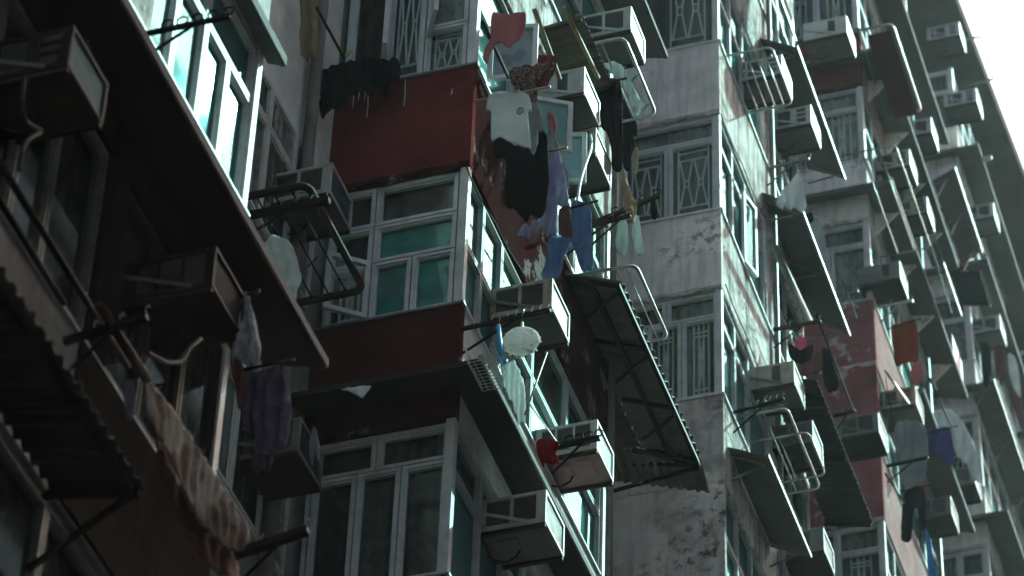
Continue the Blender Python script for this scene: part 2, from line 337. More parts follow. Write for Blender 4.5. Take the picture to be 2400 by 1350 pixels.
def grille(O, u, n, u0, u1, v0, v1, kind, parent):
    b = MB(); r = 0.0085; d = -0.058; P = lambda a, c: O+u*a+UZ*c+n*d
    W, H = u1-u0, v1-v0
    L = lambda a,c,e,f: b.bar(P(u0+W*a, v0+H*c), P(u0+W*e, v0+H*f), 2*r, 2*r, n)
    if kind == 'hourglass':
        for a in (0.14, 0.86): L(a, 0, a, 1)
        for c in (0.05, 0.14, 0.84, 0.95): L(0.14, c, 0.86, c)
        for cx in (0.33, 0.67):
            for sg in (-1, 1):
                L(cx+sg*0.15, 0.14, cx+sg*0.055, 0.44); L(cx+sg*0.055, 0.44, cx+sg*0.055, 0.53); L(cx+sg*0.055, 0.53, cx+sg*0.15, 0.84)
            for c in (0.44, 0.53): L(cx-0.055, c, cx+0.055, c)
    elif kind in ('tall', 'tall_grey'):
        for a in (0.25, 0.75, 0.42, 0.58): L(a, 0.0, a, 1)
        for c in (0.05, 0.12, 0.84, 0.90): L(0.25, c, 0.75, c)
        L(0.42, 0.12, 0.5, 0.48); L(0.58, 0.12, 0.5, 0.48); L(0.42, 0.84, 0.5, 0.48); L(0.58, 0.84, 0.5, 0.48)
    elif kind == 'bars':
        k = max(3, int(W/0.11))
        for i in range(1, k): L(i/k, 0, i/k, 1)
        for c in (0.3, 0.7): L(0, c, 1, c)
    return b.build('grille', 'teal_frame' if kind == 'tall_grey' else 'grille_white', parent)

def crumbly(y_or_x, axis, a0, a1, z, d, m, name='plaster_edge', h=0.05):
    """uneven broken plaster strip along an edge"""
    b = MB(); k = max(6, int((a1-a0)/0.07)); rnd = random.Random(int(a0*100+z*10))
    pr = None
    for i in range(k+1):
        a = a0+(a1-a0)*i/k; hh = h*rnd.uniform(0.25,1.4); dd = d*rnd.uniform(0.4,1.2)
        if axis == 'x': q = [Vector((a,y_or_x+0.02,z)),Vector((a,y_or_x-dd,z)),Vector((a,y_or_x-dd*0.6,z-hh)),Vector((a,y_or_x+0.02,z-hh))]
        else: q = [Vector((y_or_x-0.02,a,z)),Vector((y_or_x+dd,a,z)),Vector((y_or_x+dd*0.6,a,z-hh)),Vector((y_or_x-0.02,a,z-hh))]
        i0 = len(b.v); b.v += q
        if pr is not None:
            for s in range(4): b.f.append((pr+s, pr+(s+1)%4, i0+(s+1)%4, i0+s))
        pr = i0
    return b.build(name, m, bld)

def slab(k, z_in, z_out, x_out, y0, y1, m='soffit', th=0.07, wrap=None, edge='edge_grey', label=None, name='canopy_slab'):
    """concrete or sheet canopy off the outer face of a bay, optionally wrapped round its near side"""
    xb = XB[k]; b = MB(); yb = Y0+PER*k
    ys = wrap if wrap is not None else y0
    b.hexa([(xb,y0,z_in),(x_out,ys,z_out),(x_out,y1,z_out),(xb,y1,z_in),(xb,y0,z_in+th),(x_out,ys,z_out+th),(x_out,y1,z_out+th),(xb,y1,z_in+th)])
    if wrap is not None:
        b.hexa([(XR,wrap,z_out),(x_out,wrap,z_out),(xb,y0,z_in),(XR,yb,z_in),(XR,wrap,z_out+th),(x_out,wrap,z_out+th),(xb,y0,z_in+th),(XR,yb,z_in+th)])
    o = b.build(name, m, bld)
    MB().box(x_out-0.02, x_out+0.018, ys-0.018, y1+0.018, z_out+0.012, z_out+th+0.02).build('edge_strip', edge, o)
    if label: o['label'] = label
    return o

# ---- what each bay shows at each level: (spandrel material near, outer), near-face layout, outer-face layout
def rows(W, H, cols, split, gl, top, low, gr=None, colsT=None):
    """two-row layout: transom row above split, casements below; cols = fractions"""
    out = []; ct = colsT or cols
    for a, c in zip(ct, ct[1:]): out.append((W*a, split, W*c, H-0.03, gl, top))
    for a, c in zip(cols, cols[1:]): out.append((W*a, 0.03, W*c, split, gl, low, gr))
    return out
WN = -XR+XO - 0.0
def near_win(k, j, lay, fm='aluminium', **kw):
    O = Vector((XR+0.05, Y0+PER*k+0.05, PT(k,j)+0.02)); return window(O, UX, -UY, XB[k]-XR-0.11, WIN_H-0.03, lay, fm, **kw)
def outer_win(k, j, y0, y1, lay, fm='aluminium', x=None, **kw):
    O = Vector(((XB[k] if x is None else x)-0.04, y0, PT(k,j)+0.02)); return window(O, UY, UX, y1-y0, WIN_H-0.03, lay, fm, **kw)
NW = XO-XR-0.11

def bay(k, j0, j1, near, outer, skip_near=(), blank=()):
    y0 = Y0+PER*k; y1 = y0+LEN; xb = XB[k]
    for j in range(j0, j1+1):
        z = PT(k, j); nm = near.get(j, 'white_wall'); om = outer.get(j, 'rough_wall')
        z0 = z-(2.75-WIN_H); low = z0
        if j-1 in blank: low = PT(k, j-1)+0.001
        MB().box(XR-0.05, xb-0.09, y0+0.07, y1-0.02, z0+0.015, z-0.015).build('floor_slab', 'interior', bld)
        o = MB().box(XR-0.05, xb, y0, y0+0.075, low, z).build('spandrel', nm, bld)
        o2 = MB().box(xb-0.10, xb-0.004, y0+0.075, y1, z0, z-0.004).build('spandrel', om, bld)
        MB().box(XR-0.05, xb-0.10, y1-0.08, y1-0.004, z0, z+WIN_H).build('back_wall', 'dark_wall', bld)
        MB().box(XR+0.02, xb+0.022, y0-0.022, y0+0.055, z+0.0, z+0.022).build('sill', 'grey_metal' if 'red' in nm else 'white_wall', bld)
        MB().box(xb-0.06, xb+0.02, y0+0.058, y1, z+0.0, z+0.020).build('sill', 'aluminium', bld)
        crumbly(y0, 'x', XR, xb, z0+0.03, 0.025, 'mouldy_wall' if 'red' not in nm else 'red_peel')
        # corner post
        if j not in blank:
            MB().box(xb-0.085, xb-0.008, y0+0.012, y0+0.085, z+0.02, z+WIN_H).build('corner_post', 'aluminium', bld)
            MB().box(xb-0.085, xb-0.008, y1-0.085, y1-0.012, z+0.02, z+WIN_H).build('corner_post', 'aluminium', bld)

# bay A (nearest, at the left edge of the picture)
bay(0, -2, 2, {}, {-2:'dark_wall', -1:'shaded_grimy_white', 0:'shaded_stained_wall', 1:'bare_plaster', 2:'mouldy_wall'})  # lower storeys take darkened colours in place of shade
# bay B (red spandrels)
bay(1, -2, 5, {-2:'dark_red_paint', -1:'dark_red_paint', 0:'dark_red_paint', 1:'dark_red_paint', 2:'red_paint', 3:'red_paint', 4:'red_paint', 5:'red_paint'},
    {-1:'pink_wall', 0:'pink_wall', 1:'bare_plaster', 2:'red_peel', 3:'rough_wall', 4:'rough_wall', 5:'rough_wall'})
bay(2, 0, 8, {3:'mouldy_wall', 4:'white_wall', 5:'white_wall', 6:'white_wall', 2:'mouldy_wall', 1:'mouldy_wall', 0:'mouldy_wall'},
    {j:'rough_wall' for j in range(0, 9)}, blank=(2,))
bay(3, 2, 10, {6:'pink_peel', 5:'pink_peel', 4:'dark_wall', 3:'dark_wall', 7:'white_wall', 8:'red_paint', 9:'white_wall', 2:'dark_wall'},
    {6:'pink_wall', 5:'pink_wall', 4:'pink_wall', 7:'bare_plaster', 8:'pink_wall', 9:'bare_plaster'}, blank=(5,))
bay(4, 4, 10, {}, {})
bay(5, 5, 10, {}, {}); bay(6, 6, 10, {}, {})
for k in range(NB):      # plain lower storeys down to the street
    j0 = {0:-2, 1:-2, 2:0, 3:2, 4:4, 5:5, 6:6}[k]
    y0 = Y0+PER*k; MB().box(XR-0.04, XB[k]-0.002, y0+0.01, y0+LEN-0.01, -1.6, PT(k, j0)-2.75+WIN_H-0.01).build('bay_wall', 'white_wall', bld)

H = WIN_H-0.03
# --- bay A windows
for (j, m1, m2) in ((0, 'film_teal', 'film_white'),):
    ys = [13.75, 14.13, 14.58, 14.97, 15.40]; W = ys[-1]-ys[0]; lay = []
    for a, c in zip(ys, ys[1:]):
        lay.append((a-ys[0], 0.02, c-ys[0], 1.0, 'glass_dirty', m1, None))
    for a, c in ((0, 2), (2, 4)): lay.append((ys[a]-ys[0], 1.0, ys[c]-ys[0], H-0.03, 'glass_dirty', m2))
    outer_win(0, 0, ys[0], ys[-1], lay, label='sunlit window band reflecting the bright sky')
MB().box(XO-0.09, XO-0.006, 11.5, 13.745, PT(0,0)+0.02, PT(0,0)+WIN_H).build('wall_pier', 'mouldy_wall', bld)
ys = [11.55, 12.02, 12.45, 12.87, 13.50]; outer_win(0, -1, ys[0], ys[-1], [(a-ys[0], 0.02, c-ys[0], H-0.03, 'glass', 'curtain_brown') for a, c in zip(ys, ys[1:])], fm='grey_frame')  # frame colour darkened to stand for the shade in this corner
MB().box(XO-0.09, XO+0.03, 13.53, 13.72, PT(0,-1)+0.02, PT(0,-1)+WIN_H).build('wall_pier', 'dark_wall', bld)
ys = [13.75, 14.3, 14.85, 15.40]; outer_win(0, -1, ys[0], ys[-1], [(a-ys[0], 0.02, c-ys[0], H-0.03, 'glass', 'curtain_brown') for a, c in zip(ys, ys[1:])], fm='dark_frame')  # near-black frames, shade put into their colour
MB().box(XO-0.07, XO+0.019, 11.55, 15.4, 12.77, 12.80).build('sill_cover', 'dark_frame', bld)
ys = [11.6, 12.5, 13.4, 14.4, 15.4]; outer_win(0, -2, ys[0], ys[-1], [(a-ys[0], 0.02, c-ys[0], H-0.03, 'glass', 'curtain_brown') for a, c in zip(ys, ys[1:])], fm='grey_frame')
ys = [11.6, 12.5, 13.4, 14.4, 15.4]; outer_win(0, 1, ys[0], ys[-1], [(a-ys[0], 0.02, c-ys[0], H-0.03, 'glass', 'film_teal') for a, c in zip(ys, ys[1:])])
MB().box(XO-0.003, XO+0.02, 13.42, 15.46, 11.60, 12.745).build('parapet_shade', 'shaded_stained_wall', bld)  # added dark sheet, paints shade over the far part of the parapet
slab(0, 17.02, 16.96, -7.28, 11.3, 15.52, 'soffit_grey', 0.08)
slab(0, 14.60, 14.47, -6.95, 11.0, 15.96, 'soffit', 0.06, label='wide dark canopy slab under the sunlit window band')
# --- bay B near-face windows
x = lambda xx: xx-(XR+0.05)
gC = 'film_green'
lay = [(x(-8.24),0.03,x(-7.88),0.66,'glass',gC), (x(-7.88),0.03,x(-7.50),0.66,'glass',gC), (x(-8.24),0.66,x(-7.50),1.08,'glass',gC),
       (x(-8.24),1.08,x(-7.50),H-0.02,'glass','curtain_grey'), (x(-8.64),1.08,x(-8.24),H-0.02,'glass','curtain_brown'), (x(-8.64),0.66,x(-8.24),1.08,'glass','curtain_brown'),
       (x(-8.64),0.03,x(-8.24),0.66,None,None,'tall')]
near_win(1, 1, lay, label='window with green curtains')
# its hinged sash standing open
def open_sash(hinge, ang, w_, h_, m='aluminium', gm='glass', name='open_sash', curtain_m=None):
    """casement leaf swung out about a vertical hinge; ang measured from +x"""
    O = Vector(hinge); u = Vector((math.cos(ang), math.sin(ang), 0)); n = Vector((u.y, -u.x, 0)); b = MB()
    for a0,a1,c0,c1 in ((0,w_,0,0.045),(0,w_,h_-0.045,h_),(0,0.045,0.045,h_-0.045),(w_-0.045,w_,0.045,h_-0.045)): b.frame(O,u,UZ,n,a0,a1,c0,c1,-0.02,0.02)
    o = b.build(name, m, bld); b = MB().frame(O,u,UZ,n,0.045,w_-0.045,0.045,h_-0.045,-0.003,0.003); b.build('pane', gm, o)
    if curtain_m: MB().frame(O,u,UZ,n,0.05,w_-0.05,0.05,h_-0.05,-0.012,-0.008).build('film', curtain_m, o)
    return o
open_sash((-8.24, 19.68, 18.29), math.pi+R_(38), 0.38, 0.62)
lay = [(x(-8.6),1.17,x(-8.07),H-0.02,'glass','curtain_brown'), (x(-8.07),1.17,x(-7.46),H-0.02,'glass','curtain_grey'),
       (x(-8.6),0.03,x(-8.22),1.17,'glass','curtain_brown'), (x(-8.22),0.03,x(-7.85),1.17,'glass','curtain_grey'), (x(-7.85),0.03,x(-7.46),1.17,'glass','curtain_grey')]
near_win(1, 0, lay, label='lower bay window with dim curtains')
lay = [(x(-8.62),0.03,x(-8.26),H-0.02,None,'curtain_brown'), (x(-8.26),0.03,x(-7.9),H-0.02,'glass','curtain_brown','hourglass'), (x(-7.9),0.6,x(-7.5),H-0.02,'glass','curtain_pale'), (x(-7.9),0.03,x(-7.5),0.6,'glass','curtain_pale','hourglass')]
near_win(1, 2, lay); open_sash((-8.24, 19.66, 21.10), -R_(70), 0.40, 1.15); open_sash((-7.85, 19.66, 21.45), -R_(60), 0.36, 0.9)
for j in (3, 4, -1): near_win(1, j, rows(NW, H, (0,.33,.66,1), 1.1, 'glass', 'curtain_grey', 'curtain_pale', 'tall', (0,.5,1)))
# --- bay B outer face
yb = Y0+PER
def outer_std(k, j, cuts, low, top, split=0.86, fm='teal_frame', gm='glass_dirty', gr=None):
    W = cuts[-1]-cuts[0]; lay = []
    for i, (a, c) in enumerate(zip(cuts, cuts[1:])):
        lm = low[i % len(low)]; tm = top[i % len(top)]
        lay.append((a-cuts[0], 0.02, c-cuts[0], split, gm, lm, gr)); lay.append((a-cuts[0], split, c-cuts[0], H-0.02, gm, tm))
    return outer_win(k, j, cuts[0], cuts[-1], lay, fm, fw=0.032)
outer_std(1, 1, [yb+0.08, yb+0.5, yb+1.0, yb+1.9, yb+2.9, yb+3.95], ['film_white','film_teal','curtain_pale'], ['curtain_green','curtain_grey'], 0.74)
outer_std(1, 2, [yb+0.08, yb+1.05, yb+2.0, yb+3.0, yb+3.95], ['film_white'], ['film_white','film_teal'])
outer_std(1, 3, [yb+0.08, yb+1.05, yb+2.0, yb+3.0, yb+3.95], ['film_white'], ['film_white'])
outer_std(1, 0, [yb+0.08, yb+0.75, yb+1.35, yb+1.9, yb+2.9, yb+3.95], ['film_teal'], ['curtain_pale'], 1.1)
outer_std(1, -1, [yb+0.08, yb+1.05, yb+2.0, yb+3.0, yb+3.95], ['film_teal','film_white'], ['film_teal'])
outer_std(1, 4, [yb+0.08, yb+1.05, yb+2.0, yb+3.0, yb+3.95], ['film_teal'], ['film_teal'])
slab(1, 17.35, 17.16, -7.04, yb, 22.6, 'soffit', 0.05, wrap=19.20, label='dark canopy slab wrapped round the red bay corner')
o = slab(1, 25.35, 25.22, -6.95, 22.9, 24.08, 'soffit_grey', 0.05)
for (px, py, q) in ((950,186,248),(863,216,276),(829,222,252),(856,214,238),(1060,208,222),(842,215,236)):
    a, c = Y(px, py, yb-0.004), Y(px-3, q, yb-0.004); MB().tube([a, (a+c)/2+Vector((0.004,0,0)), c], [0.004,0.005,0.003], 5).build('paint_drip', 'white_wall', bld)
# --- bay C
lay = [(0.0,1.17,NW,H-0.02,'glass','curtain_pale'), (x(-8.6),0.03,x(-8.04),1.17,'glass','curtain_grey','hourglass'), (x(-8.04),0.03,x(-7.46),1.17,'glass','curtain_grey','hourglass')]
near_win(2, 4, lay, label='window with hourglass pattern security grilles')
lay = [(x(-8.62),1.17,x(-8.06),H-0.02,'glass','curtain_grey'), (x(-8.06),1.17,x(-7.46),H-0.02,'glass','curtain_pale'),
       (x(-8.62),0.03,x(-8.28),1.17,'glass','curtain_pale','tall'), (x(-8.28),0.03,x(-7.88),1.17,'glass','curtain_grey','tall'), (x(-7.88),0.03,x(-7.46),1.17,'glass','curtain_grey','tall')]
near_win(2, 3, lay, label='window with slim security grilles beside the long awning')
lay = [(0.02,0.03,0.42*NW,H-0.02,'glass','interior'), (0.42*NW,0.03,NW-0.02,H-0.02,'glass','interior','hourglass')]
near_win(2, 5, lay, 'dark_frame')
for j in (0, 1, 6, 7): near_win(2, j, rows(NW, H, (0,.33,.66,1), 1.1, 'glass', 'curtain_grey', 'curtain_pale', 'tall', (0,.5,1)))
yc = Y0+2*PER
for j in range(0, 9):
    cuts = [yc+0.08, yc+0.66, yc+1.25, yc+2.1]
    outer_std(2, j, cuts, ['film_white','film_teal','film_white','film_teal'] if j != 6 else ['film_teal','curtain_pale'], ['film_teal'], 1.12 if j in (3,4) else 0.9)
    MB().box(XO-0.09, XO-0.006, yc+2.12, yc+2.6, PT(2,j)+0.02, PT(2,j)+WIN_H).build('wall_pier', 'rough_wall', bld)
    outer_std(2, j, [yc+2.62, yc+3.2, yc+3.95], ['curtain_pale','film_teal'], ['curtain_grey'])
open_sash((XO+0.01, yc+0.98, 26.65), R_(78), 0.34, 1.1, gm='glass_dirty')
# --- bays D, E, F, G
DW = XB[3]-XR-0.11
near_win(3, 7, [(0.02,1.12,DW,H-0.02,'glass','curtain_tan' if 'curtain_tan' in MATS else 'curtain_pale'), (0.02,0.03,0.50*DW,1.12,'glass','curtain_grey','tall'), (0.5*DW,0.03,DW,1.12,'glass','curtain_pale','tall')])
near_win(3, 6, [(0.02,1.12,DW,H-0.02,'glass','curtain_grey'), (0.02,0.03,0.56*DW,1.12,'glass','film_teal'), (0.56*DW,0.03,DW,1.12,'glass','curtain_pale')], label='pale framed window above the pink wall')
for j in (2,3,4,8,9,10): near_win(3, j, rows(DW, H, (0,.5,1), 1.1, 'glass', 'curtain_grey', 'curtain_brown', 'tall'))
yd = Y0+3*PER
for j in range(2, 11):
    outer_std(3, j, [yd+0.08, yd+0.7, yd+1.3, yd+2.0, yd+3.0, yd+3.95], ['film_white','film_teal','curtain_pale'], ['film_teal','curtain_grey'])
for k in (4, 5, 6):
    ye = Y0+k*PER
    for j in range({4:4,5:5,6:6}[k], 11):
        near_win(k, j, rows(DW, H, random.choice([(0,.5,1),(0,.33,.66,1)]), random.choice([1.0,1.12]), 'glass', 'curtain_grey', random.choice(['curtain_pale','curtain_brown','curtain_grey']), random.choice(['tall','hourglass',None])))
        outer_std(k, j, [ye+0.08, ye+0.8, ye+1.6, ye+2.4, ye+3.2, ye+3.95], ['film_white','film_teal','curtain_pale'], ['film_teal','curtain_grey'])
# wrapped concrete canopies on the farther bays
for k, js in ((3, (3,4,5,6,7,8,9)), (4, (5,6,7,8,9,10)), (5, (6,7,8,9,10))):
    y_ = Y0+k*PER
    for j in js:
        if (k, j) in ((3, 5), (3, 6)): continue
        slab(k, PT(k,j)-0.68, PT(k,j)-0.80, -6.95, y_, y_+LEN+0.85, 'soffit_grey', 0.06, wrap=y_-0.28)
slab(3, PT(3,6)-2.75+2.03, PT(3,6)-2.75+1.9, -6.95, yd+1.2, yd+LEN+0.6, 'soffit_grey', 0.06)
# brackets under the far canopies
for j in (7, 8):
    z = PT(3,j)-0.80
    for yy in (yd+0.4, yd+1.6, yd+2.8, yd+4.0):
        MB().hexa([(XB[3],yy,z-0.35),(XB[3]+0.01,yy,z-0.35),(XB[3]+0.01,yy+0.03,z-0.35),(XB[3],yy+0.03,z-0.35),(XB[3],yy,z+0.08),(-7.0,yy,z-0.0),(-7.0,yy+0.03,z-0.0),(XB[3],yy+0.03,z+0.08)]).build('canopy_bracket', 'white_wall', bld)
# --- roof with its overhang
pa, pb = Z(2240, 0, ROOF), Z(2400, 415, ROOF); d = (pb-pa); a0 = pa - d*8; a1 = pb + d*8
MB().hexa([(-16,a0.y,ROOF+0.002),(a0.x,a0.y,ROOF),(a1.x,a1.y,ROOF),(-16,a1.y,ROOF+0.002),(-16,a0.y,ROOF+0.35),(a0.x,a0.y,ROOF+0.35),(a1.x,a1.y,ROOF+0.35),(-16,a1.y,ROOF+0.35)]).build('roof', 'soffit_grey', bld)

# --- recessed wall between the bays: windows in frames set on the wall
def recess_win(y0, y1, z, h, lay_cols, low, fm='aluminium', split=None, gr=None):
    O = Vector((XR+0.03, y0, z)); W = y1-y0; lay = []
    for i, (a, c) in enumerate(zip(lay_cols, lay_cols[1:])):
        if split: lay.append((W*a, 0.02, W*c, split, 'glass', low[i % len(low)], gr)); lay.append((W*a, split, W*c, h-0.02, 'glass', low[(i+1) % len(low)]))
        else: lay.append((W*a, 0.02, W*c, h-0.02, 'glass', low[i % len(low)], gr))
    return window(O, UY, UX, W, h, lay, fm, depth=0.03, back=-0.012)
for j, mm in ((-1, 'curtain_brown'), (0, 'curtain_brown'), (1, 'curtain_grey')):
    recess_win(17.2, 19.45, 15.55+2.75*j, 1.5, (0,.25,.5,.75,1), [mm, 'curtain_pale'], split=1.05)
MB().box(XR-0.02, XR+0.012, 15.5, 19.66, 19.85, 23.4).build('plaster_panel', 'pale_wall', bld)
for k in (2, 3, 4):
    for j in range(3, 10): recess_win(Y0+PER*k+LEN+0.6, Y0+PER*(k+1)-0.5, 15.7+2.75*j, 1.4, (0,.33,.66,1), ['curtain_grey','curtain_pale'], split=0.95, fm='grey_frame')
# drain pipes
for yy, xx in ((19.0, XR+0.10), (27.3, XR+0.1), (35.4, XR+0.1)):
    MB().tube([(xx,yy,-1.6),(xx,yy,ROOF)], 0.055, 10).build('drain_pipe', 'grey_metal', bld, smooth=True)

# ================================================================== things on the facade
from mathutils import noise as mnoise
from mathutils.geometry import delaunay_2d_cdt

# ------------------------------------------------------------------ window air conditioners
def ac_proto(style, cas='white_metal', fin='condenser', bottom=None):
    """origin at the near lower outer corner; body runs back (-x) into the wall, width along y"""
    d, w_, h = 0.60, 0.50, 0.32
    r = thing('air_conditioner', (0,0,0), None, None)
    b = MB()                                    # shell: top, bottom, rims of the side and of the outer end
    b.box(-d, -0.002, 0.004, w_-0.004, h-0.014, h); b.box(-d, -0.002, 0.004, w_-0.004, 0.0, 0.014)
    b.box(-d, -0.004, w_-0.016, w_, 0.015, h-0.015)
    t = 0.032
    b.box(-d, -0.003, 0.0, 0.014, 0.0, t+0.012); b.box(-d, -0.003, 0.0, 0.014, h-t, h+0.001)
    b.box(-t-0.012, 0.0, 0.001, 0.015, t+0.012, h-t)
    for z0, z1, y0, y1 in ((-0.002, t*0.8, -0.002, w_+0.002), (h-t*0.8, h+0.002, -0.002, w_+0.002)): b.box(-0.03, 0.004, y0, y1, z0, z1)
    for y0, y1 in ((-0.002, t*0.8), (w_-t*0.8, w_+0.002)): b.box(-0.03, 0.004, y0, y1, t*0.8, h-t*0.8)
    vents = []
    if style == 'two':   cuts = [(-0.50,-0.30), (-0.27,-0.08)]; solid = [(-d,-0.50), (-0.30,-0.27), (-0.08,-t-0.012)]
    elif style == 'three': cuts = [(-0.50,-0.38), (-0.36,-0.22), (-0.20,-0.06)]; solid = [(-d,-0.50), (-0.38,-0.36), (-0.22,-0.20), (-0.06,-t-0.012)]
    elif style == 'squares': cuts = [(-0.52,-0.47), (-0.44,-0.27), (-0.19,-0.07)]; solid = [(-d,-0.52), (-0.47,-0.44), (-0.27,-0.19), (-0.07,-t-0.012)]
    else: cuts = [(-0.26,-0.16)]; solid = [(-d,-0.26), (-0.16,-t-0.012)]
    for x0, x1 in solid: b.box(x0, x1, 0.001, 0.013, t+0.012, h-t)
    if style == 'squares':
        for zz in (0.125, 0.205): b.box(-0.19, -0.07, 0.001, 0.013, zz, zz+0.025)
    b.build('casing', cas, r, bevel=0.003)
    for x0, x1 in cuts:
        v = MB().box(x0, x1, 0.022, 0.03, t+0.01, h-t+0.002)
        vo = v.build('side_vent', 'vent_dark', r)
        sl_ = MB(); z = t+0.022
        while z < h-t: sl_.box(x0, x1, 0.010, 0.021, z, z+0.004); z += 0.016
        tag(sl_.build('vent_slat', 'grey_metal', vo), kind='stuff')
    f = MB().box(-0.05, -0.014, 0.02, w_-0.02, 0.02, h-0.02).build('outer_grille', fin, r)
    fb = MB(); y = 0.03
    while y < w_-0.03: fb.box(-0.0135, -0.008, y, y+0.004, 0.03, h-0.03); y += 0.022
    tag(fb.build('fin', fin, f), kind='stuff')
    bt = MB().box(-d, -0.006, 0.004, w_-0.004, -0.006, -0.0005)
    bt.box(-0.45, -0.28, 0.14, 0.34, -0.014, -0.006); bt.box(-0.22, -0.09, 0.12, 0.38, -0.011, -0.006)
    bt.build('base_tray', bottom or ('soffit_grey' if cas in ('white_metal','cream_metal') else 'soffit'), r, bevel=0.003)
    MB().bar((-0.60,-0.016,0.20),(-0.13,-0.016,0.01), 0.005, 0.03, (0,0,1)).build('brace', 'white_metal' if cas == 'white_metal' else 'grey_metal', r)
    for yy in (0.02, w_-0.02): MB().bar((-0.60,yy,-0.022),(0.0,yy,-0.022), 0.03, 0.03).build('bracket', 'rust_metal', r)
    MB().tube([(-0.30,0.30,-0.004),(-0.33,0.30,-0.07),(-0.41,0.29,-0.12),(-0.50,0.27,-0.10),(-0.60,0.24,-0.03)], 0.008, 6).build('power_cable', 'black_metal', r, smooth=True)
    return r
PROTO = {}
def ac(px, py, xf, label, style='two', cas='white_metal', fin='condenser', bottom=None, sc=1.0, rz=0.0):
    p = X(px, py, xf); key = (style, cas, fin, bottom)
    if key not in PROTO: PROTO[key] = o = ac_proto(*key)
    else: o = copy_tree(PROTO[key])
    o.location = p; o.rotation_euler = (0, 0, rz); o.scale = (sc, sc, sc)
    tag(o, label, 'air conditioner', 'window air conditioners on the facade'); return o
ac(157,152,-6.92,'dark air conditioner with teal mesh end under the nearest canopy','squares','shaded_metal','teal_mesh')
ac(495,668,-6.92,'dim air conditioner with slatted side below the near canopy slab','three','shaded_metal','vent_dark')
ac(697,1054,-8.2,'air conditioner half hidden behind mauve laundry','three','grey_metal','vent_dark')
ac(772,448,-8.2,'white air conditioner above the tubular rack in the left recess','two','white_metal','blue_mesh')
ac(1292,718,-6.92,'pale air conditioner below the blue jeans','two','cream_metal','condenser')
ac(1398,1050,-6.92,'air conditioner with pinkish underside below the long corrugated awning','three','white_metal','condenser','pink_metal')
ac(1277,1221,-6.92,'lowest air conditioner at the end of the dark canopy slab','two','white_metal','condenser')
ac(1368,214,-6.92,'air conditioner with blazing sunlit end beside black trousers','solid','white_metal','condenser')
ac(1395,357,-6.92,'air conditioner with hanging white hose above the jeans','three','cream_metal','condenser')
ac(1478,67,-6.92,'air conditioner near the top edge behind the tubular rack','two','white_metal','condenser')
ac(1901,287,-6.92,'air conditioner under the sloping grey sheet beside the third bay','squares')
ac(1861,895,-6.92,'pale air conditioner with single dark vent under pink and black laundry','solid','cream_metal')
ac(1833,170,-6.92,'air conditioner caged behind the barred rack','squares')
ac(1985,75,-6.6,'small pale air conditioner near the top of the pink bay','solid')
ac(2133,385,-6.92,'air conditioner with rusty bar in front beside the far bay windows','squares')
ac(2184,308,-6.92,'blurred air conditioner in line above the rod rack','two')
ac(2174,496,-6.92,'air conditioner behind two slanting rods','squares')
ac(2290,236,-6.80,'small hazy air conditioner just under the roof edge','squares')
ac(2147,945,-6.92,'air conditioner below the orange towel','squares','cream_metal')
ac(2345,770,-6.92,'far air conditioner above dark hanging clothes at the right edge','two')
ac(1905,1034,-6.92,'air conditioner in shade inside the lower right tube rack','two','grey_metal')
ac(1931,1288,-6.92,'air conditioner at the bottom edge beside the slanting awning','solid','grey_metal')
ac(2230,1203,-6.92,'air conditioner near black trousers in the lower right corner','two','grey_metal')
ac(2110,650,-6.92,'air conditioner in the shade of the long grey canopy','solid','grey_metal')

# drain hose hanging from an air conditioner
def hose(name, pts, yfac, r, m, label, cat='hose'):
    P = [X(px, py, XO)*yfac for px, py in pts]; Q = []
    for i in range(len(P)-1):
        p0, p1, p2, p3 = P[max(i-1,0)], P[i], P[i+1], P[min(i+2,len(P)-1)]
        for k in range(6):
            t = k/6; Q.append(0.5*((2*p1)+(p2-p0)*t+(2*p0-5*p1+4*p2-p3)*t*t+(3*p1-p0-3*p2+p3)*t*t*t))
    Q.append(P[-1]); o = MB().tube(Q, r, 8).build(name, m, smooth=True); return tag(o, label, cat)
hose('drain_hose', [(1383,315),(1385,345),(1372,385),(1360,425),(1352,480)], 0.93, 0.014, 'hose', 'white drain hose hanging from an air conditioner')
hose('drain_hose', [(58,180),(52,240),(62,285),(95,308),(75,320),(55,345),(45,400)], 0.93, 0.012, 'shaded_metal', 'thin dark hose looping below the nearest air conditioner')
hose('drain_hose', [(470,795),(445,815),(425,845),(395,850),(370,840),(345,825)], 0.92, 0.014, 'shaded_metal', 'dull hose curling in the dark below the dim air conditioner')

# ------------------------------------------------------------------ corrugated and sheet awnings
def corr(b, O, U, V, pitch=0.09, amp=0.016, seg=6):
    O, U, V = Vector(O), Vector(U), Vector(V); n = U.cross(V).normalized(); L = U.length; k = max(4, int(L/pitch*seg)); i0 = len(b.v)
    for i in range(k+1):
        t = i/k; off = n*amp*math.sin(2*math.pi*t*L/pitch); w_ = V*(1+0.012*math.sin(i*1.7))
        b.v += [O+U*t+off, O+U*t+V*0.5+off*1.0+n*0.004*math.sin(i*0.6), O+U*t+w_+off]
    for i in range(k):
        for s in (0, 1): b.f.append((i0+3*i+s, i0+3*i+3+s, i0+3*i+4+s, i0+3*i+1+s))
def sheet_build(b, name, m, parent, th=0.004):
    o = b.build(name, m, parent, smooth=True); s = o.modifiers.new('thickness', 'SOLIDIFY'); s.thickness = th; return o
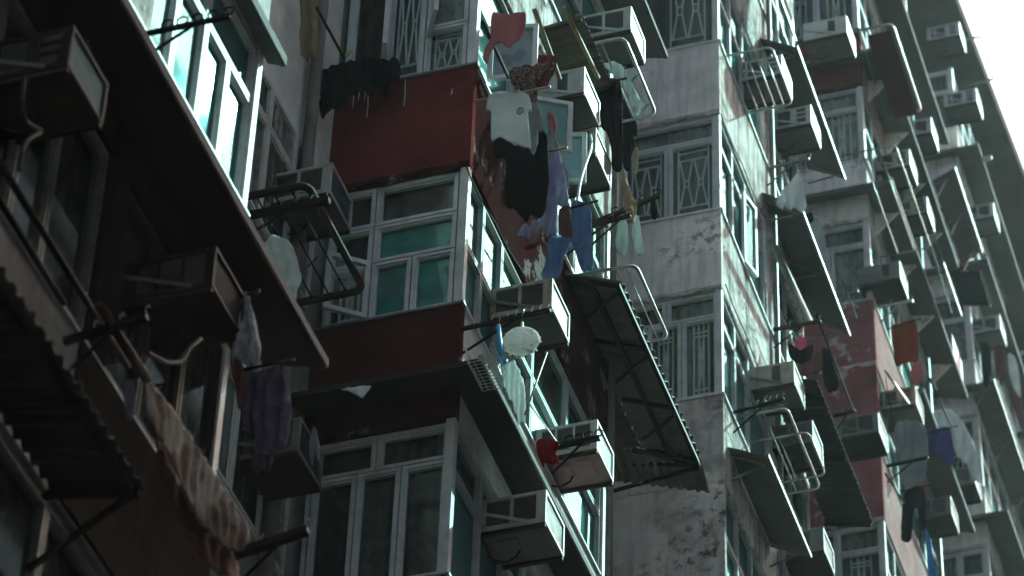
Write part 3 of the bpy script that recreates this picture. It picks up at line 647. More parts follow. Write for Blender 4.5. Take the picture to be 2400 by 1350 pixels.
# long awning on the red bay
aw = thing('corrugated_awning', (-7.40, 22.3, 20.7), 'long dark-framed corrugated awning below the blue jeans', 'awning')
zi, zo, xo_, ya, yb_ = 20.86, 20.62, -6.86, 22.32, 25.02
bb = MB(); corr(bb, (XO-0.06,ya,zi+0.02), (0,yb_-ya,0), (xo_-XO+0.06,0,zo-zi-0.02), 0.12, 0.024); sheet_build(bb, 'sheet', 'corrugated', aw)
bb = MB(); corr(bb, (-8.25,23.74,zi+0.05), (0,yb_-23.74,0), (0.79,0,-0.03), 0.12, 0.024); sheet_build(bb, 'inner_sheet', 'corrugated', aw)
bb = MB(); corr(bb, (-8.15,yb_-0.35,zi-0.02), (1.29,0.33,zo-zi+0.01), (-0.02,0.42,-0.10), 0.09); sheet_build(bb, 'end_sheet', 'corrugated', aw)
f = MB()
for xx, zz in ((xo_-0.03, zo-0.055), (-7.16, (zi+zo)/2-0.05)): f.bar((xx,ya-0.02,zz),(xx,yb_+0.02,zz), 0.04, 0.04)
for yy in (ya+0.03, ya+0.95, ya+1.85, yb_-0.03): f.bar((XO,yy,zi-0.05),(xo_-0.02,yy,zo-0.04), 0.035, 0.035)
for yy in (ya+0.25, ya+1.2, ya+2.1): f.bar((XO+0.02,yy+0.35,zi-0.09),(xo_-0.03,yy-0.2,zo-0.075), 0.025, 0.025)
f.bar((XO,yb_-0.5,zi-0.4),(xo_-0.02,yb_,zo-0.06), 0.035, 0.035); f.bar((-8.1,yb_,zi-0.05),(xo_-0.02,yb_+0.02,zo-0.05), 0.035, 0.035)
f.bar((-8.0,yb_+0.38,zi-0.16),(xo_-0.02,yb_+0.02,zo-0.09), 0.03, 0.03)
f.build('frame', 'black_metal', aw)
# dark awning in the lower left corner
aw = thing('corrugated_awning', (-7.4, 12, 11.5), 'near-black corrugated awning in the lower left corner', 'awning')
p0, p1 = X(0,620,-6.80), X(340,1160,-6.80)
bb = MB(); corr(bb, (XO+0.02,p0.y-1.6,p0.z+0.12), (0,p1.y-p0.y+1.6,0), (-6.80-XO-0.02,0,-0.12), 0.12, 0.02); sheet_build(bb, 'sheet', 'corrugated_dark', aw)
f = MB()
for yy in (p0.y-0.8, p0.y+0.2, p0.y+1.1, p1.y-0.04): f.bar((XO,yy,p0.z+0.06),(-6.82,yy,p0.z-0.04), 0.04, 0.04)
f.bar((-6.86,p0.y-1.6,p0.z-0.03),(-6.86,p1.y,p0.z-0.03), 0.04, 0.04); f.bar((XO,p1.y-0.1,p0.z-0.5),(-6.85,p1.y-0.05,p0.z-0.05), 0.03, 0.03); f.build('frame', 'black_metal', aw)
# small awning among the laundry
aw = thing('corrugated_awning', (-7.4, 21.3, 22.95), 'small pale corrugated awning between two yellow poles', 'awning')
bb = MB(); corr(bb, (XO+0.01,21.2,22.95), (0,0.98,0), (0.46,0,0.06), 0.085, 0.014); sheet_build(bb, 'sheet', 'corrugated', aw)
for yy in (21.22, 22.15): MB().bar((XO,yy,22.92),(-6.95,yy,22.97), 0.03, 0.03).build('support_bar', 'rust_metal', aw)
for q, lab in ((((1252,22),(1312,185)), 'first yellowed pole beside the small pale awning'), (((1322,18),(1402,182)), 'second yellowed pole along the outer edge of the small awning')):
    a, c = X(*q[0], -6.98), X(*q[1], -6.98); tag(MB().tube([a, c], 0.022, 8).build('drying_pole', 'bamboo', smooth=True), lab, 'pole')
# yellowed awning, upper left recess
aw = thing('corrugated_awning', (-8.7, 18.4, 21.6), 'yellowed corrugated awning at the top of the left recess', 'awning')
q0, q1 = X(645,60,-8.25), X(725,45,-8.25)
bb = MB(); corr(bb, (XR,17.5,22.0), (0,1.05,0), (0.50,0,-0.06), 0.08, 0.014); sheet_build(bb, 'sheet', 'corrugated_yellow', aw)
for yy in (17.6, 18.5): MB().bar((XR,yy,21.96),(-8.2,yy,21.9), 0.03, 0.03).build('support_bar', 'bamboo', aw)
# lower right awning
aw = thing('corrugated_awning', (-7.4, 31, 26), 'dark corrugated awning slanting across the peeling pink wall', 'awning')
p0, p1 = X(1926,926,-6.80), X(2045,1192,-6.80)
bb = MB(); corr(bb, (XO+0.01,p0.y-0.3,p0.z+0.15), (0,p1.y-p0.y+0.3,0), (-6.80-XO,0,-0.15), 0.10, 0.016); sheet_build(bb, 'sheet', 'corrugated_dark', aw)
f = MB()
for yy in (p0.y, p0.y+1.2, p1.y-0.04): f.bar((XO,yy,p0.z+0.10),(-6.82,yy,p0.z-0.03), 0.04, 0.04)
f.build('frame', 'black_metal', aw)
# flat sheet awnings with brackets
def sheet_awning(k, outer, inner_z, xo, label, m='soffit_grey', xb=None, mount=True):
    (a, c) = outer; p, q = X(*a, xo), X(*c, xo); xb = XB[k] if xb is None else xb
    t = thing('sheet_awning', (xb, p.y, inner_z), label, 'awning', 'flat sheet awnings over the windows'); th = 0.02
    z0 = p.z; z1 = (p.z+q.z)/2
    b = MB(); nx, ny = 5, max(6, int((q.y-p.y)/0.2))
    for i in range(ny+1):
        for k_ in range(nx+1):
            u_, v_ = k_/nx, i/ny; dz = 0.02*mnoise.noise(Vector((u_*2.3, v_*(q.y-p.y)*1.7, p.y))) + 0.012*mnoise.noise(Vector((u_*7, v_*(q.y-p.y)*5, p.z)))
            b.v.append(Vector((xb+(xo-xb)*u_, p.y+(q.y-p.y)*v_, inner_z+(z1-inner_z)*u_+th/2+dz)))
    for i in range(ny):
        for k_ in range(nx): a_ = i*(nx+1)+k_; b.f.append((a_, a_+1, a_+nx+2, a_+nx+1))
    sheet_build(b, 'sheet', m, t, 0.008)
    MB().box(xo-0.006, xo+0.012, p.y-0.01, q.y+0.01, z1-0.012, z1+th+0.012).build('edge_strip', 'grey_metal', t)
    n_ = max(2, int((q.y-p.y)/1.1)+1)
    for i in range(n_):
        yy = p.y+0.12+(q.y-p.y-0.24)*i/(n_-1); 
        MB().bar((xb,yy,inner_z-0.02),(xo-0.06,yy,z1-0.018), 0.03, 0.012).build('bracket', 'grey_metal', t); MB().bar((xb+0.005,yy,inner_z-0.36),(xo-0.12,yy,z1-0.02), 0.025, 0.012).build('strut', 'grey_metal', t)
    return t
sheet_awning(2, ((1868,112),(1980,420)), 31.42, -6.92, 'grey sheet awning hanging above the third bay window and laundry')
sheet_awning(2, ((1876,485),(1991,785)), 28.62, -6.92, 'grey sheet awning with slanting bracket beside the pipe')
sheet_awning(2, ((1800,1065),(1900,1310)), 23.23, -6.95, 'grey sheet awning at the lower edge beside mouldy concrete')
sheet_awning(2, ((1820,-40),(1865,110)), 33.9, -6.95, 'short grey sheet awning at the upper edge above the barred rack')
sheet_awning(3, ((2211,615),(2253,743)), 38.05, -6.70, 'dark rounded sheet awning standing out before the far bay', 'soffit')
sheet_awning(4, ((2330,905),(2420,1150)), 36.6, -6.95, 'hazy sheet awning low at the right edge')

aw = thing('corrugated_awning', (-7.34, 40, 38), 'small dark corrugated awning on the far bay above the purple board', 'awning')
p0, p1 = X(2300,635,-6.80), X(2325,705,-6.80)
bb = MB(); corr(bb, (XB[4],p0.y,p0.z+0.12), (0,p1.y-p0.y,0), (-6.80-XB[4],0,-0.12), 0.10, 0.018); sheet_build(bb, 'sheet', 'corrugated_dark', aw)
f = MB(); f.bar((XB[4],p0.y+0.05,p0.z+0.08),(-6.82,p0.y+0.05,p0.z-0.04), 0.04, 0.04); f.bar((XB[4],p1.y-0.05,p0.z+0.08),(-6.82,p1.y-0.05,p0.z-0.04), 0.04, 0.04); f.bar((-6.84,p0.y,p0.z-0.045),(-6.84,p1.y,p0.z-0.045), 0.03, 0.03)
f.build('frame', 'black_metal', aw)
ac(2250,80,-6.92,'hazy air conditioner beside the bright bracket rack','squares'); ac(2330,505,-6.92,'hazy air conditioner low under the roof edge','two')
ac(2285,1130,-6.92,'shaded air conditioner below the white shirts','two','grey_metal'); ac(2060,1010,-7.0,'shaded air conditioner beside the pale grey cloth','two','grey_metal')
sheet_awning(4, ((2240,425),(2300,560)), X(2240,425,-6.95).z+0.12, -6.95, 'hazy sheet awning below the first far air conditioner')
# ------------------------------------------------------------------ racks, bars and poles
def arc_corner(pts, r, n=5):
    pts = [Vector(p) for p in pts]; out = [pts[0]]
    for a, b_, c in zip(pts, pts[1:], pts[2:]):
        u = (a-b_).normalized(); v = (c-b_).normalized(); rr = min(r, (a-b_).length*0.45, (c-b_).length*0.45)
        for i in range(n+1):
            t = i/n; out.append((b_+u*rr)*(1-t)**2 + b_*2*t*(1-t) + (b_+v*rr)*t*t)
    out.append(pts[-1]); return out
def rack(xw, corner, far, xo, label, r=0.016, rods=3, m='tube_metal', along='y', rodr=0.006, tilt=0.0, rodm=None):
    """U-shaped tube frame standing out from the wall: corner/far = pixels of its outer corners"""
    p, q = X(*corner, xo), X(*far, xo); z = (p.z+q.z)/2; y0, y1 = p.y, q.y
    t = thing('drying_rack', (xw, y0, z), label, 'drying rack', 'tube racks for drying laundry')
    MB().tube(arc_corner([(xw,y0,z+tilt),(xo,y0,z),(xo,y1,z),(xw,y1,z+tilt)], 0.10), r, 8).build('frame', m, t, smooth=True)
    for i in range(rods):
        s = (i+1)/(rods+1); xx = xw+(xo-xw)*s; zz = z+tilt*(1-s)
        MB().tube([(xx,y0,zz),(xx,(y0+y1)/2,zz-0.008),(xx,y1,zz)], rodr, 6).build('rod', rodm or m, t, smooth=True)
    return t
rack(XO,(1808,103),(1858,250),-6.85,'white barred tube rack at the upper corner of the third bay',0.014,4,'tube_metal',rodr=0.010)
rack(XO,(1463,84),(1538,272),-6.72,'rounded tube rack with green pegs beside white concrete',0.017,2,'tube_metal',rodr=0.010)
rack(XO,(1490,612),(1566,800),-6.80,'rounded tube rack standing out above the long awning',0.017,5,'tube_metal',rodr=0.006)
rack(XR,(722,420),(852,692),-7.98,'heavy rust-brown tube rack in the left recess',0.032,4,'rust_metal',rodr=0.008,rodm='black_metal')
rack(XO,(1845,962),(1922,1138),-6.85,'tube rack at the lower right with a mossy end bar',0.015,1,'tube_metal',rodr=0.008)
rack(XO,(1895,1025),(1935,1100),-6.72,'small square tube rack beside the shaded air conditioner',0.012,1,'tube_metal')
rack(XB[3],(2100,360),(2180,560),-6.62,'long rod rack slanting in front of the far canopies',0.012,2,'tube_metal',rodr=0.012)
rack(XB[3],(2092,70),(2158,245),-6.70,'rounded rack with dark red lining near the upper right',0.02,4,'tube_metal',rodr=0.012)
rack(XB[4],(2300,90),(2330,180),-6.75,'bright square bracket rack against the roof edge',0.03,0,'tube_metal')
rack(XB[4],(2318,330),(2326,410),-6.80,'thin bright bracket hanging below the roof edge',0.025,0,'tube_metal')
tag(MB().box(X(2092,70,-6.8).x-0.3, -6.75, X(2092,70,-6.7).y+0.05, X(2158,245,-6.7).y-0.05, X(2092,70,-6.7).z+0.02, X(2092,70,-6.7).z+0.05).build('rack_cover', 'dark_red_paint'), 'dark red board lying in the rounded rack near the upper right', 'board')

def bar_bracket(start, end, Yp_, label, kind='rings', n=4, r=0.018, m='black_metal', brace=True):
    """bar standing out from the wall with rings or hooks that take bamboo poles"""
    a, c = Y(*start, Yp_), Y(*end, Yp_); t = thing('bar_bracket', a, label, 'bar', 'hook bars standing out from the walls')
    MB().bar(a, c, 2*r, 2*r).build('bar', m, t)
    dvec = (c-a); L = dvec.length; u = dvec/L
    for i in range(n):
        p = a + dvec*(0.35+0.62*i/max(1,n-1)) + Vector((0,0,r))
        if kind == 'rings': MB().ring(p+Vector((0,0,0.035)), 0.036, 0.007, (0,1,0)).build('ring', m, t, smooth=True)
        else: MB().tube([p, p+Vector((0,0,0.05)), p+Vector((0.012,0,0.065)), p+Vector((0.022,0,0.05))], 0.006, 6).build('hook', 'tube_metal', t, smooth=True)
    if brace: MB().bar(a+Vector((0,0,-0.28)), a+dvec*0.62+Vector((0,0,-r)), 0.016, 0.016).build('brace', m, t)
    return t
bar_bracket((310,86),(540,38), 13.35, 'ringed bar across the sunlit window band', 'rings', 5, 0.014)
bar_bracket((540,513),(772,470), 17.35, 'heavy dark bar in front of the rust-brown rack', 'hooks', 5, 0.026)
bar_bracket((1078,772),(1290,727), 19.60, 'hook bar holding the white mop and blue brush', 'hooks', 8, 0.014)
bar_bracket((1296,1048),(1406,1026), 21.35, 'ringed bar in front of the pinkish air conditioner', 'rings', 4, 0.020)
bar_bracket((1385,526),(1545,458), 23.10, 'ringed bar with a black sock hanging from its end', 'rings', 4, 0.020, 'rust_metal')
bar_bracket((1330,545),(1478,505), 22.40, 'rusty bar behind the blue jeans', 'rings', 3, 0.016, 'rust_metal')
bar_bracket((1718,967),(1838,934), 27.75, 'hook bar at the edge of the third bay beside mouldy concrete', 'hooks', 6, 0.014)
bar_bracket((1798,395),(1897,371), 29.40, 'ringed bar above the white hanging bag', 'rings', 3, 0.016, 'grey_metal')
bar_bracket((1812,773),(1924,752), 29.55, 'bar carrying pink and black laundry', 'hooks', 3, 0.018, 'rust_metal')
bar_bracket((2078,1092),(2176,1072), 35.3, 'dark bar beside the pale cloth at the lower right', 'hooks', 2, 0.018)
bar_bracket((1955,695),(2012,682), 34.6, 'short bar crossing the foot of the pale window', 'hooks', 2, 0.014, 'grey_metal')
bar_bracket((2060,720),(2140,705), 35.0, 'bar above the orange towel', 'hooks', 2, 0.016, 'tube_metal')
bar_bracket((1955,975),(2005,962), 33.8, 'stub bar on the peeling pink wall', 'hooks', 1, 0.018)
bar_bracket((545,1302),(722,1243), 15.1, 'black bar below the plastic sheeting at the bottom', 'hooks', 3, 0.026)
bar_bracket((150,800),(345,742), 12.95, 'dark bracket bar under the railing at the left', 'hooks', 3, 0.02)

def pole(a, c, x, label, r=0.014, m='bamboo', name='drying_pole', x2=None):
    tag(MB().tube([X(*a, x), X(*c, x2 or x)], r, 8).build(name, m, smooth=True), label, 'pole'); 
pole((-20,352),(300,862),-7.12,'upper dark rail running past the near left windows',0.022,'black_metal','rail')
pole((-20,440),(150,712),-7.20,'lower dark rail above the white parapet at the left',0.020,'black_metal','rail')
pole((232,716),(345,890),-6.95,'thick dark pole lying on the bracket bar at the left',0.030,'rust_metal')
pole((1130,50),(1192,182),-7.05,'brown pole under the pink cloth',0.016,'rust_metal')
pole((1282,826),(1230,972),-7.1,'thin bamboo stick leaning under the long awning',0.008)
pole((1232,935),(1310,1042),-6.95,'white cord stretched to the ringed bar',0.006,'hose','cord')
pole((742,18),(803,130),-8.1,'dark red pole in the left recess',0.013,'dark_red_paint')
pole((1805,560),(1897,752),-7.05,'thick grey pipe slanting along the third bay',0.045,'grey_metal','pipe')
pole((1838,742),(1870,800),-6.95,'thin dark stick leaning over the laundry bar',0.008,'rust_metal')
pole((1912,735),(2000,962),-6.9,'long dark pole crossing black laundry',0.014,'black_metal')
pole((1972,655),(2008,745),-6.9,'rusty stick leaning before the pale window',0.012,'rust_metal')
pole((2075,870),(2130,945),-6.9,'white strut beside the pink cloth',0.016,'tube_metal')
pole((2178,885),(2235,1010),-6.85,'dark rod above the navy laundry',0.016,'rust_metal')
pole((2075,1110),(2120,1180),-7.0,'bent dark stick beside the lower right bar',0.014,'rust_metal')

# ------------------------------------------------------------------ laundry
def inside(p, poly):
    c = False; n = len(poly)
    for i in range(n):
        a, b = poly[i], poly[i-1]
        if (a[1] > p[1]) != (b[1] > p[1]) and p[0] < (b[0]-a[0])*(p[1]-a[1])/(b[1]-a[1])+a[0]: c = not c
    return c
def garment(name, outline, plane, m, label, cat, fold=0.013, freq=0.26, step=5.5, thick=0.006, group=None, slant=0.0, parent=None, seed=0, off=0.0, fdir=0.06):
    """cloth cut to an outline, hung at its own distance (plane = ('x'|'y', value)), with folds that deepen towards the hem"""
    pts = []
    src = [Vector(p) for p in outline]; n0 = len(src); sm = []
    for i in range(n0):
        p0, p1, p2, p3 = src[i-1], src[i], src[(i+1) % n0], src[(i+2) % n0]
        for k in range(3):
            t = k/3; q = 0.5*((2*p1)+(p2-p0)*t+(2*p0-5*p1+4*p2-p3)*t*t+(3*p1-p0-3*p2+p3)*t*t*t); l = p1.lerp(p2, t); sm.append(tuple(l.lerp(q, 0.75)))
    outline = sm
    n = len(outline); rnd = random.Random(seed or int(outline[0][0]*7+outline[0][1]))
    for i in range(n):
        a, b = outline[i], outline[(i+1) % n]; L = math.hypot(b[0]-a[0], b[1]-a[1]); k = max(1, int(L/step))
        for j in range(k):
            t = j/k; jit = 0.0 if j == 0 else step*0.08
            pts.append((a[0]+(b[0]-a[0])*t+rnd.uniform(-jit,jit), a[1]+(b[1]-a[1])*t+rnd.uniform(-jit,jit)))
    nb = len(pts); edges = [(i, (i+1) % nb) for i in range(nb)]
    x0, x1 = min(p[0] for p in pts), max(p[0] for p in pts); y0, y1 = min(p[1] for p in pts), max(p[1] for p in pts)
    inn = []; yy = y0+step/2
    while yy < y1:
        xx = x0+step/2
        while xx < x1:
            q = (xx+rnd.uniform(-1,1)*step*0.2, yy+rnd.uniform(-1,1)*step*0.2)
            if inside(q, pts) and min((q[0]-p[0])**2+(q[1]-p[1])**2 for p in pts) > (step*0.5)**2: inn.append(q)
            xx += step
        yy += step
    res = delaunay_2d_cdt([Vector(p) for p in pts+inn], edges, [list(range(nb))], 1, 1e-5)
    V2, F2 = res[0], res[2]; vs = []
    ph = rnd.uniform(0, 6)
    for p in V2:
        h = (p.y-y0)/max(1, y1-y0); amp = fold*(0.35+0.9*h)
        nz = mnoise.noise(Vector((p.x*0.02, p.y*0.012, ph)))
        d = amp*(math.sin(freq*p.x+fdir*p.y*0.3+ph+4.0*nz)+0.5*mnoise.noise(Vector((p.x*0.06, p.y*0.03, ph+5)))*2) + slant*h + off
        val = plane[1]+d
        vs.append(X(p.x, p.y, val) if plane[0] == 'x' else Y(p.x, p.y, val))
    # keep the cloth flat in its own plane: the fold shifts along the plane normal only
    base = [X(p.x, p.y, plane[1]) if plane[0] == 'x' else Y(p.x, p.y, plane[1]) for p in V2]
    pos = [Vector((v.x, b.y, b.z)) if plane[0] == 'x' else Vector((b.x, v.y, b.z)) for v, b in zip(vs, base)]
    loc = pos[min(range(len(pos)), key=lambda i: V2[i].y)] if parent is None else parent_loc(parent)
    me = bpy.data.meshes.new(name); me.from_pydata([tuple(p-loc) for p in pos], [], [tuple(f) for f in F2]); me.update()
    me.polygons.foreach_set('use_smooth', [True]*len(me.polygons)); me.materials.append(MATS[m])
    o = bpy.data.objects.new(name, me); COL.objects.link(o)
    if parent is None: o.location = loc; tag(o, label, cat, group)
    else: o.parent = parent
    s = o.modifiers.new('thickness', 'SOLIDIFY'); s.thickness = thick; s.offset = 0
    return o
def yw(px, py, f=0.93): return X(px, py, XO).y*f
G = lambda nm, ol, m, lab, cat='laundry', f=0.93, plane=None, **kw: garment(nm, ol, plane or ('y', yw(sum(p[0] for p in ol)/len(ol), sum(p[1] for p in ol)/len(ol), f)), m, lab, cat, **kw)
G('pink_cloth', [(1155,30),(1190,34),(1230,28),(1232,55),(1222,85),(1195,110),(1168,98),(1152,120),(1142,147),(1133,140),(1135,115),(1148,90),(1150,60)], 'cloth_pink', 'dusky pink cloth slung over the brown pole at the top', f=0.915)
G('patterned_shawl', [(1195,168),(1228,152),(1255,155),(1262,150),(1300,146),(1296,160),(1262,185),(1255,225),(1246,241),(1230,218),(1200,198)], 'cloth_pattern', 'brown patterned shawl bunched above the white shirt', f=0.91, fold=0.03, freq=0.25)
G('maroon_cloth', [(1250,110),(1262,128),(1302,132),(1300,165),(1285,198),(1262,206),(1256,160)], 'cloth_maroon', 'maroon cloth behind the patterned shawl', f=0.94)
ts = G('white_shirt', [(1144,228),(1160,216),(1185,214),(1195,219),(1210,219),(1220,215),(1238,222),(1244,240),(1246,262),(1237,266),(1245,345),(1236,347),(1222,345),(1210,335),(1195,332),(1175,322),(1165,326),(1153,330),(1150,300),(1151,262),(1140,258)], 'cloth_white', 'white T-shirt with small dark chest emblem', 'shirt', f=0.905, fold=0.008, freq=0.12)
yy_ = yw(1196,275,0.905)-0.035; cc = Y(1219,260,yy_); em = MB()
em.tube([cc+Vector((0.026*math.cos(2*math.pi*i/18), 0, 0.034*math.sin(2*math.pi*i/18))) for i in range(19)], 0.0045, 6, False); em.tube([cc+Vector((-0.01,0,-0.012)),cc+Vector((0.004,0,0.0)),cc+Vector((0.0,0,0.016))], 0.005, 6)
em.build('emblem', 'black_metal', ts)
G('grey_shirt', [(1240,226),(1258,240),(1268,268),(1275,304),(1264,310),(1260,300),(1262,352),(1252,364),(1240,360),(1236,300),(1238,262)], 'cloth_grey', 'grey shirt hanging close behind the white T-shirt', 'shirt', f=0.92)
G('black_skirt', [(1155,334),(1178,326),(1205,340),(1240,350),(1250,362),(1266,330),(1282,318),(1284,440),(1270,502),(1256,515),(1240,510),(1232,520),(1210,492),(1186,480),(1187,400),(1186,372),(1160,366)], 'cloth_black', 'long black skirt hanging below the white T-shirt', 'skirt', f=0.92, fold=0.03)
G('black_piped_top', [(1248,262),(1262,256),(1272,300),(1284,330),(1286,420),(1278,470),(1262,440),(1250,380),(1246,320)], 'cloth_black', 'black top with pale edging behind the grey shirt', 'shirt', f=0.935)
G('pale_sleeve', [(1278,330),(1290,300),(1300,312),(1312,352),(1304,372),(1290,352)], 'cloth_grey', 'pale sleeve above the lavender dress', f=0.945)
G('lavender_dress', [(1290,352),(1308,350),(1316,378),(1330,440),(1332,470),(1322,484),(1308,482),(1306,540),(1300,557),(1288,556),(1280,548),(1268,538),(1252,550),(1222,560),(1214,546),(1232,526),(1262,515),(1280,480),(1284,400)], 'cloth_lavender', 'pale lavender dress with trimmed hem', 'dress', f=0.93, fold=0.03)
G('grey_towel', [(1308,372),(1322,380),(1332,412),(1331,470),(1320,450),(1312,410)], 'cloth_grey', 'narrow grey towel beside the lavender dress', f=0.94)
G('blue_jeans', [(1338,474),(1360,472),(1380,482),(1387,512),(1388,560),(1387,628),(1374,636),(1363,632),(1352,600),(1338,566),(1328,590),(1312,650),(1292,656),(1274,652),(1274,636),(1287,560),(1312,556),(1336,552)], 'cloth_denim', 'light blue jeans hung over a bar', 'jeans', f=0.935, fold=0.025)
G('pink_strip', [(1284,268),(1296,262),(1304,290),(1300,318),(1288,310)], 'cloth_pink', 'faded pink strip between the white T-shirt and an air conditioner', f=0.95)
G('brown_cloth', [(1312,492),(1334,482),(1342,550),(1330,556),(1308,545)], 'cloth_brown', 'brown cloth between dress and jeans', f=0.925)
G('black_trousers', [(1400,194),(1452,187),(1458,250),(1460,340),(1458,398),(1436,396),(1432,350),(1424,310),(1410,298)], 'cloth_black', 'black trousers next to the blazing air conditioner', 'trousers', f=0.935)
G('black_shirt', [(1456,236),(1470,242),(1480,262),(1493,292),(1494,318),(1486,322),(1488,345),(1480,372),(1476,396),(1462,394),(1458,330)], 'cloth_black', 'black top with pale piping hanging inside the rack', 'shirt', f=0.95)
G('clear_bag', [(1414,148),(1455,150),(1485,205),(1512,255),(1490,268),(1470,225),(1440,180)], 'sheer', 'clear plastic bag pegged inside the rounded tube rack', 'bag', f=0.92, fold=0.03)
G('tan_cloth', [(1450,384),(1458,386),(1478,450),(1491,474),(1484,520),(1466,515),(1462,470)], 'cloth_tan', 'striped tan cloth strips left of the ringed bar', f=0.94, fold=0.03, freq=0.3)
G('tan_towel', [(1481,362),(1494,345),(1496,400),(1488,405)], 'cloth_tan', 'thin tan towel hanging below the black top', f=0.95)
G('white_bag', [(1454,515),(1470,522),(1472,588),(1464,598),(1450,594),(1441,565)], 'sheer', 'translucent white bag on the left of a pair', 'bag', f=0.955)
G('white_bag', [(1484,508),(1496,506),(1502,540),(1508,592),(1496,600),(1488,590),(1480,552)], 'sheer', 'translucent white bag on the right of a pair', 'bag', f=0.955)
G('black_sock', [(1526,467),(1533,469),(1536,482),(1542,497),(1536,515),(1527,508),(1524,486)], 'cloth_black', 'black sock pegged at the end of the ringed bar', 'sock', f=0.955)
G('plastic_bag', [(614,585),(626,562),(645,550),(662,558),(688,580),(704,652),(694,672),(690,700),(688,738),(676,712),(662,668),(636,640)], 'white_plastic', 'white plastic bag hung beside the rust-brown rack', 'bag', plane=('y', 17.3), fold=0.03, freq=0.13)
G('black_coat', [(758,164),(790,150),(836,143),(839,212),(820,226),(802,248),(786,252),(766,275),(752,272),(750,222),(738,212),(746,178)], 'cloth_black', 'black coat hanging left of the red panel', 'coat', plane=('y', 19.25), fold=0.03)
G('black_bundle', [(845,152),(868,134),(900,142),(930,136),(936,168),(920,190),(914,216),(900,222),(884,204),(866,216),(846,206),(838,180)], 'cloth_black', 'bunched black clothes on the red panel top', plane=('y', 19.45), fold=0.06, freq=0.16)
G('yellowed_sheet', [(704,-10),(746,-10),(742,60),(738,130),(708,133),(705,60)], 'cloth_tan', 'tan sheet hanging from the yellowed awning', plane=('y', 18.6), fold=0.04)
G('grey_towel', [(574,692),(584,694),(598,760),(606,815),(602,846),(582,850),(560,840),(540,846),(548,790)], 'cloth_towel', 'mottled grey towel hanging below the dim air conditioner', 'towel', f=0.93, fold=0.03)
G('mauve_clothes', [(556,862),(600,872),(640,858),(660,868),(676,920),(682,960),(670,1058),(655,1064),(640,1056),(620,1062),(600,1046),(576,1004),(556,938)], 'cloth_mauve', 'dim mauve clothes hanging in the left recess', f=0.95, fold=0.025, freq=0.2)
G('mauve_cloth', [(585,1040),(612,1060),(642,1060),(640,1108),(620,1098),(596,1108)], 'cloth_mauve', 'mauve cloth below the dim mauve clothes', f=0.955, fold=0.03)
G('cloth_strip', [(540,850),(566,846),(575,930),(560,960),(552,910)], 'cloth_brown', 'frayed brown strip below the grey towel', f=0.94)
G('rag', [(735,995),(750,1040),(752,1090),(736,1060),(728,1088),(724,1040)], 'cloth_grey', 'grey rag draped on the half hidden air conditioner', plane=('y', 18.3), fold=0.02)
G('plastic_sheeting', [(338,880),(362,905),(410,965),(470,1060),(530,1150),(586,1245),(575,1290),(540,1290),(500,1260),(452,1200),(430,1150),(395,1070),(362,1010),(345,960)], 'tarp', 'creased plastic sheeting stretched along the lower left', 'tarp', plane=('x', -6.95), fold=0.009, freq=0.30, step=6)
G('plastic_sheeting', [(362,1010),(395,1075),(430,1155),(500,1262),(545,1292),(560,1345),(520,1350),(470,1300),(420,1210),(380,1110)], 'cloth_brown', 'brownish lower fold of plastic under the creased sheeting', 'tarp', plane=('x', -7.02), fold=0.009, freq=0.2, step=6)
G('dark_clothes', [(290,905),(310,890),(318,940),(312,985),(298,980)], 'cloth_mauve', 'dark purplish cloth beside the plastic sheeting', f=0.94)
G('sheer_drape', [(1172,832),(1186,812),(1205,845),(1225,888),(1231,940),(1232,1002),(1222,992),(1212,998),(1200,952),(1186,926),(1178,900)], 'sheer', 'torn sheer cloth draped over the sunlit parapet', 'drape', plane=('x', -7.345), fold=0.010, freq=0.45, step=4)
G('red_cloth', [(1258,1040),(1268,1030),(1288,1028),(1304,1033),(1313,1044),(1300,1058),(1308,1072),(1312,1088),(1290,1082),(1270,1088),(1262,1066)], 'cloth_red', 'bright red cloth left of the ringed bar', f=0.925, fold=0.03)
G('white_scrap', [(800,912),(830,908),(869,904),(856,922),(848,933),(836,928),(824,920)], 'white_plastic', 'white scrap caught under the dark canopy slab', 'plastic scrap', plane=('y', 19.16), fold=0.012)
G('white_bag', [(1826,458),(1850,428),(1871,404),(1882,430),(1888,470),(1892,496),(1860,490),(1822,486)], 'cloth_white', 'white cloth bag above the slanting-bracket awning', 'bag', f=0.93, fold=0.03)
G('grey_shirt', [(1892,522),(1910,512),(1922,518),(1934,556),(1939,618),(1930,630),(1918,604),(1904,570)], 'cloth_grey', 'grey shirt on a hanger above the pipe', 'shirt', f=0.95)
G('black_garment', [(1886,505),(1902,498),(1908,518),(1894,524)], 'cloth_black', 'small black garment on a hanger beside the grey shirt', 'laundry', f=0.945)
G('pink_garment', [(1862,798),(1872,788),(1888,795),(1890,815),(1876,820),(1864,812)], 'cloth_hotpink', 'small bright pink garment on the laundry bar', f=0.94, step=4)
G('black_bra', [(1846,800),(1862,812),(1880,818),(1904,808),(1905,826),(1894,850),(1870,852),(1852,838)], 'cloth_black', 'black garment under the bright pink one', f=0.95)
G('maroon_cloth', [(1864,856),(1900,838),(1924,822),(1926,868),(1890,882),(1870,878)], 'cloth_brown', 'dull maroon cloth under the laundry bar', f=0.96)
G('black_dress', [(1926,816),(1946,824),(1952,850),(1966,890),(1962,914),(1940,917),(1928,880)], 'cloth_black', 'black dress hanging before the pink wall', 'dress', f=0.96)
G('orange_towel', [(2088,766),(2108,758),(2140,748),(2150,764),(2152,842),(2128,850),(2100,858),(2094,820)], 'cloth_orange', 'orange ribbed towel beside the pink wall', 'towel', f=0.93, step=5)
G('pink_cloth', [(2136,862),(2160,846),(2160,890),(2150,904),(2138,898)], 'cloth_pink', 'faded pink cloth below the orange towel', f=0.935, step=5)
